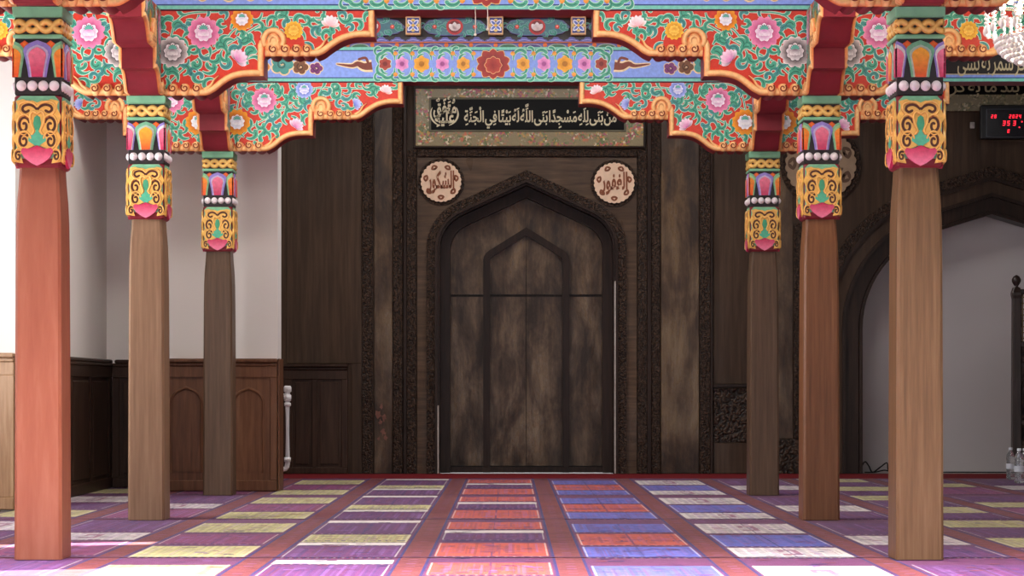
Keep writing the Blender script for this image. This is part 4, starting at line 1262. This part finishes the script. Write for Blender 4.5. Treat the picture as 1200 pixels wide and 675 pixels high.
# ================================================================== WAINSCOTS
HW = .2529 * W * .998
def wainscot(lab, loc, rot, width, panels, m, arched=True, plinth=.085, cap=.075):
    t = thing('wainscot', lab, 'wainscot', loc); t.rotation_euler = (0, 0, rot)
    w = width
    mb = MB(); mb.box(0, w, -.03, 0, .0, HW - .03); obj('backing_board', mb, m, t)
    mb = MB(); mb.box(-.004 if cap > .06 else .02, w + .004 if cap > .06 else w, -cap, 0, HW - .032, HW, .008); mb.box(0, w, -min(cap, .055), -.02, HW - .06, HW - .033, .006); obj('cap_rail', mb, m, t)
    mb = MB(); mb.box(0, w, -min(cap, .055), -.02, .0, plinth, .006); obj('plinth', mb, m, t)
    mb = MB(); mb.box(0, w, -.046, -.02, HW - .15, HW - .061, .004); obj('top_rail', mb, m, t)
    edges = [0] + [p for q in panels for p in q] + [w]
    for a, b in zip(edges[::2], edges[1::2]):
        if b - a > .015: mb = MB(); mb.box(a, b, -.046, -.02, plinth, HW - .15, .004); obj('stile', mb, m, t)
    for a, b in panels:
        c = (a + b) / 2; hw = (b - a) / 2
        if arched:
            P = [(x, z) for x, z in arch(c, hw - .045, HW - .36, (hw - .045) * .95, math.radians(20), 8, plinth + .05)]
            P2 = [(x, z) for x, z in arch(c, hw - .065, HW - .36, (hw - .065) * .95, math.radians(20), 8, plinth + .07)]
            mb = MB(); mb.prism(P2, -.036, -.03); mb.relief([((p[0] + q[0]) / 2, (p[1] + q[1]) / 2) for p, q in zip(P, P2)], .026, .020, -.03); obj('arched_panel', mb, m, t)
        else:
            mb = MB(); mb.box(a + .03, b - .03, -.042, -.03, plinth + .03, HW - .18, .006); obj('raised_panel', mb, m, t)
    return t
k6 = W / 613
x0 = xB0
wainscot('brown oak wainscot with pointed-arch panels on the white partition behind the rear left post', (x0, yB, 0), 0, xB1 - x0,
         [(X(193, 613) - x0, X(245, 613) - x0), (X(267, 613) - x0, X(317, 613) - x0)], M['wainscot'])
mb = MB(); mb.box(.006, .018, -.04, .25, .002, HW)
t = tag(obj('wainscot_end', mb, M['wainscot'], None, (xB1, yB, 0)), 'narrow wooden end board on the edge of the white partition beside the pipe', 'wainscot')
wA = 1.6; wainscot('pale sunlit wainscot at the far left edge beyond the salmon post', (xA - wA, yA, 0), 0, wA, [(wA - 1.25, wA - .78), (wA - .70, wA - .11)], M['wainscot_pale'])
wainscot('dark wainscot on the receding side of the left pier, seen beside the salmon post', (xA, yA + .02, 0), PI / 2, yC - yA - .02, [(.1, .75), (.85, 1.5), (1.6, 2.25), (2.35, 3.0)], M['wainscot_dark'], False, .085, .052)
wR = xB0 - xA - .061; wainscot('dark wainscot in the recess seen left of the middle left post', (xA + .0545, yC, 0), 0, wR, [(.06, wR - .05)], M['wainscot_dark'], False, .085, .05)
x0 = xw(300); wD = xw(408) - x0
wainscot('low dark panelled cupboard front on the back wall behind the white pipe', (x0, YW, 0), 0, wD, [(.05, xw(333) - x0), (xw(343) - x0, xw(366) - x0), (xw(372) - x0, wD - .06)], M['wainscot_dark'], False, .06)

# heating pipe
s = 560; yP = Yd(s); px = lambda p: X(p + 1.5, s); pz = lambda p: Z(p, s)
t = thing('heating_pipe', 'white heating pipe with a valve standing at the partition edge', 'pipe', (px(335.5), yP, 0))
r0 = .022
P = [(0, 0, pz(466)), (0, 0, pz(543)), (-.006, 0, pz(547)), (-.02, 0, pz(549.5)), (-.045, 0, pz(550)), (-.16, 0, pz(550))]
mb = MB(); mb.tube(P, r0, 12); obj('riser', mb, M['white_paint'], t)
mb = MB(); mb.lathe([(.001, pz(470)), (.03, pz(470)), (.033, pz(467)), (.033, pz(463)), (.022, pz(462)), (.022, pz(460)), (.034, pz(459)), (.034, pz(454)), (.024, pz(452)), (.001, pz(452))], 0, 0, 14); mb.tube([(0, 0, pz(463)), (-.15, 0, pz(463))], .016, 10); obj('valve', mb, M['white_paint'], t)
mb = MB(); mb.lathe([(.001, pz(541)), (.03, pz(541)), (.03, pz(536)), (.001, pz(536))], 0, 0, 12); mb.lathe([(.001, pz(476)), (.03, pz(476)), (.03, pz(472)), (.001, pz(472))], 0, 0, 12); obj('coupling', mb, M['white_paint'], t)
mb = MB()
for k in range(7):
    x = -.17 - .065 * k; mb.box(x - .06, x - .008, -.035, .035, .06, .72, .012)
mb.tube([(-.15, 0, pz(463)), (-.62, 0, pz(463))], .016, 8); mb.tube([(-.15, 0, pz(550)), (-.62, 0, pz(550))], .016, 8)
for xx in (-.2, -.58):
    for q in (-.02, .02): mb.box(xx - .012, xx + .012, q - .008, q + .008, .001, .07)
obj('radiator', mb, M['white_paint'], t)

# ================================================================== MINBAR at the right edge, bottles, cables
s = 538; yM = Yd(s); mx = lambda p: X(p, s); mz = lambda p: Z(p, s)
DK = wood('dark carved walnut', (30, 22, 20), (48, 36, 32), (70, 54, 48), .35, .5, (10, 10, .8), .2)
DK2 = carved('carved walnut panel', (26, 19, 17), (84, 66, 58), 22.0)
t = thing('pulpit', 'dark carved wooden pulpit with ball finial standing at the right edge', 'pulpit', (mx(1191), yM, 0))
X0 = 0.0
mb = MB(); mb.stack([(.002, .042, .042), (mz(350), .038, .038), (mz(346), .044, .044), (mz(343), .044, .044), (mz(337), .030, .030)], 0, 0, .01); obj('corner_post', mb, DK, t)
mb = MB(); z = mz(333); mb.lathe([(.001, z - .05), (.03, z - .05), (.03, z - .035), (.014, z - .02), (.03, z), (.042, z + .025), (.042, z + .045), (.028, z + .07), (.012, z + .08), (.001, z + .085)], 0, 0, 16); obj('finial', mb, DK, t)
for a, b in ((400, 407), (425, 431), (492, 498), (553, 562)):
    mb = MB(); mb.box(.03, 1.1, -.035, .035, max(mz(b), .004), mz(a), .006); obj('rail', mb, DK, t)
mb = MB(); mb.box(.03, 1.1, -.03, .03, mz(345), mz(339), .006); obj('top_rail', mb, DK, t)
mb = MB()
for k in range(17):
    x = .055 + .062 * k; mb.box(x - .006, x + .006, -.012, .012, mz(400), mz(345))
for k in range(8):
    z = mz(400) + (mz(345) - mz(400)) * (k + .5) / 8; mb.box(.04, 1.09, -.010, .010, z - .006, z + .006)
obj('lattice', mb, plain('gilt lattice', (120, 96, 60), .4), t)
for a, b in ((407, 425), (431, 492), (498, 553)):
    mb = MB(); mb.box(.035, 1.1, -.012, .012, mz(b), mz(a))
    for k in range(5):
        x = .10 + .21 * k; h = (mz(a) - mz(b)) / 2; zc_ = (mz(a) + mz(b)) / 2
        mb.prism([(x + .055 * math.cos(2 * PI * q / 16), zc_ + min(h * .7, .16) * math.sin(2 * PI * q / 16)) for q in range(16)][::-1], -.024, -.012)
    obj('carved_panel', mb, DK2, t)
mb = MB(); mb.stack([(.002, .042, .042), (mz(350), .038, .038)], 1.14, 0, .01); obj('corner_post', mb, DK, t)

def bottle(px_, pyb, s_, h, lab):
    t = thing('water_bottle', lab, 'bottle', (X(px_, s_), Yd(s_), 0.0015), 'water bottles beside the pulpit')
    r = .043 * h / .3; q = h / .3
    prof = [(.001, .004), (r * .7, 0), (r * .96, .006), (r, .02)]
    for k in range(7): prof += [(r, .03 + .022 * k), (r * .94, .041 + .022 * k)]
    prof += [(r, .19), (r * .98, .215), (r * .8, .24), (r * .5, .262), (r * .36, .272), (r * .36, .285)]
    mb = MB(); mb.lathe([(a, b * q) for a, b in prof], 0, 0, 20); obj('bottle_body', mb, M['bottle'], t)
    mb = MB(); mb.lathe([(.001, .278 * q), (r * .42, .278 * q), (r * .44, .282 * q), (r * .44, .298 * q), (r * .38, .302 * q), (.001, .302 * q)], 0, 0, 16); obj('cap', mb, M['cap'], t)
    mb = MB(); mb.lathe([(r * 1.01, .10 * q), (r * 1.015, .102 * q), (r * 1.015, .148 * q), (r * 1.01, .15 * q)], 0, 0, 20); obj('wrapper', mb, M['label_film'], t, label='pale wrapper band')
bottle(1184.5, 562, 545 * 1.0, .285, 'clear water bottle on the left of the group at the pulpit foot')
bottle(1194.5, 567, 569, .30, 'clear water bottle in front, nearest the pulpit post')
bottle(1201, 562, 556, .29, 'clear water bottle cut off by the right edge of the picture')

# cables in the alcove corner
def cable(pts, lab):
    mb = MB(); P = smooth_path([(X(a, 505), Yd(505) - b, .008 + c) for a, b, c in pts], 6); mb.tube(P, .007, 6)
    tag(obj('cable', mb, M['cable']), lab, 'cable')
cable([(1008, -.03, .02), (1013, .02, .1), (1018, 0, .06), (1022, .03, 0), (1032, 0, .05), (1039, .02, .09), (1041, .0, .02), (1048, .02, .0)], 'black cable looped upward in the alcove corner at the arch foot')
cable([(1012, .06, 0), (1024, .04, 0), (1035, .07, .02), (1046, .04, 0), (1060, .06, 0), (1100, .05, 0), (1178, .06, 0)], 'black cable lying along the foot of the white alcove wall')

# hanging cords under the middle beam
for q, (px_, top, bot, lab) in enumerate(((558, 14, 44, 'left one of two thin pale cords hanging below the middle beam'), (572, 10, 34, 'right one of two thin pale cords hanging below the middle beam'))):
    s_ = 775; mb = MB(); mb.tube([(0, 0, 0), (.001, 0, -(Z(top, s_) - Z(bot, s_)) * .5), (0, 0, -(Z(top, s_) - Z(bot, s_)))], .004, 6)
    mb.tube([(0, 0, 0), (0, .05, .004)], .004, 6)
    mb.ball(0, 0, -(Z(top, s_) - Z(bot, s_)) - .006, .009, 8, 6)
    tag(obj('hanging_cord', mb, M['string'], None, (X(px_, s_), Yd(791) - .05, CAPZ + VT + .01)), lab, 'cord')

# ================================================================== CHANDELIER
s = 880; cxx, cyy = X(1226, s), Yd(s)
t = thing('chandelier', 'crystal bead chandelier hanging at the top right corner', 'chandelier', (cxx, cyy, 0))
zt = lambda py: Z(py, s)
mb = MB(); mb.lathe([(.001, zt(52)), (.018, zt(52)), (.02, zt(20)), (.035, zt(5)), (.02, zt(-15)), (.03, zt(-40)), (.012, zt(-60)), (.012, ZC), (.001, ZC)], 0, 0, 14); obj('stem', mb, M['brass'], t)
def ring(mb, R, z, r): mb.tube([(R * math.cos(2 * PI * k / 40), R * math.sin(2 * PI * k / 40), z) for k in range(41)], r, 8)
mb = MB(); ring(mb, .275, zt(46), .010); ring(mb, .33, zt(0), .008); ring(mb, .22, zt(-45), .008)
for k in range(8):
    a = 2 * PI * k / 8
    mb.tube([(0, 0, zt(-15)), (.15 * math.cos(a), .15 * math.sin(a), zt(6)), (.33 * math.cos(a), .33 * math.sin(a), zt(0))], .007, 6)
obj('frame', mb, M['brass'], t)
# bowl of beads
mb = MB()
for a in range(9):
    ph = (PI / 2) * a / 8.5; R = .275 * math.cos(ph); z = zt(47) - .14 * math.sin(ph); n = max(4, int(2 * PI * R / .033))
    for k in range(n):
        q = 2 * PI * (k + .5 * (a % 2)) / n; mb.ball(R * math.cos(q), R * math.sin(q), z, .0155, 6, 4)
obj('bead_bowl', mb, M['crystal'], t)
def strand_mb():
    mb = MB()
    for k in range(7): mb.ball(0, 0, -.012 - .024 * k, .010 if k < 6 else .016, 6, 5, 1, 1 if k < 6 else 1.7)
    return mb
st = shared('crystal_strand', strand_mb, M['crystal'])
for R, z, n in ((.33, zt(0) - .008, 24), (.22, zt(-45) - .008, 16), (.20, zt(20), 12)):
    for k in range(n):
        q = 2 * PI * k / n; link('crystal_strand', st, t, (R * math.cos(q), R * math.sin(q), z))
def bulb_mb():
    mb = MB(); mb.lathe([(.001, 0), (.012, 0), (.018, .02), (.012, .05), (.003, .075), (.001, .076)], 0, 0, 10); return mb
bl = shared('bulb', bulb_mb, M['bulb'])
for k in range(8):
    a = 2 * PI * (k + .5) / 8; link('bulb', bl, t, (.24 * math.cos(a), .24 * math.sin(a), zt(8)))
for k in range(4):
    a = 2 * PI * k / 4; link('bulb', bl, t, (.1 * math.cos(a), .1 * math.sin(a), zt(42)))

# ================================================================== LIGHT AND CAMERA
w = bpy.data.worlds.new('daylight'); bpy.context.scene.world = w; w.use_nodes = True
bg = w.node_tree.nodes['Background']; bg.inputs['Color'].default_value = (0.86, 0.93, 1.0, 1); bg.inputs['Strength'].default_value = 3.2
sd = bpy.data.lights.new('sun', 'SUN'); sd.energy = 45; sd.angle = .006; sd.color = (1, .95, .86)
so = bpy.data.objects.new('sun', sd); C.objects.link(so)
el, az = math.radians(38), math.radians(16)
d = Vector((math.cos(el) * math.cos(az), math.cos(el) * math.sin(az), -math.sin(el)))
so.rotation_euler = d.to_track_quat('-Z', 'Y').to_euler()
def area(name, loc, target, sx, sy, power, col=(1, 1, 1)):
    l = bpy.data.lights.new(name, 'AREA'); l.shape = 'RECTANGLE'; l.size = sx; l.size_y = sy; l.energy = power; l.color = col
    o = bpy.data.objects.new(name, l); C.objects.link(o); o.location = loc
    o.rotation_euler = (Vector(target) - Vector(loc)).to_track_quat('-Z', 'Y').to_euler()
    return o
rl = area('foreground_fill', (-0.4, 7.9, ZC - .03), (-0.4, 7.9, 0), 7.0, 2.4, 620, (1, .97, .96)); rl.data.spread = math.radians(72)  # unseen area light added to brighten the near carpet
area('pier_fill', (-4.52, 12.0, 1.9), (-3.4, 12.35, 1.9), 1.8, 2.2, 170, (.95, .97, 1))  # added light with no opening behind it, whitens the left pier
# unseen fill lights added under the ceiling for brackets, back wall and aisles
for x, y, wx, p in ((-.2, 11.3, 5.0, 95), (-.2, 14.2, 5.0, 95), (0.2, 17.6, 5.5, 110), (4.8, 15.0, 1.6, 25), (-2.7, 14.6, .8, 22)):
    area('ceiling_fill', (x, y, ZC - .03), (x, y, 0), wx, .35, p, (1, .96, .92))
pl = bpy.data.lights.new('chandelier_glow', 'POINT'); pl.energy = 60; pl.color = (1, .9, .76); pl.shadow_soft_size = .06
po = bpy.data.objects.new('chandelier_glow', pl); C.objects.link(po); po.location = (cxx, cyy, zt(44))

cam = bpy.data.cameras.new('camera'); co = bpy.data.objects.new('camera', cam); C.objects.link(co)
cam.sensor_width = 36; cam.sensor_fit = 'HORIZONTAL'; cam.lens = 36 * F / 1200
cam.shift_x = (600 - VPX) / 1200; cam.shift_y = (VPY - 337.5) / 1200
co.location = (0, 0, HC); co.rotation_euler = (PI / 2, 0, 0); cam.clip_end = 200
sc = bpy.context.scene; sc.camera = co
sc.view_settings.view_transform = 'Standard'; sc.view_settings.look = 'None'; sc.view_settings.gamma = 1.0; sc.view_settings.use_curve_mapping = False
sc.view_settings.exposure = 0.0
sc.cycles.use_denoising = True
sc.cycles.max_bounces = 8; sc.cycles.diffuse_bounces = 4; sc.cycles.transmission_bounces = 6; sc.cycles.sample_clamp_indirect = 6.0
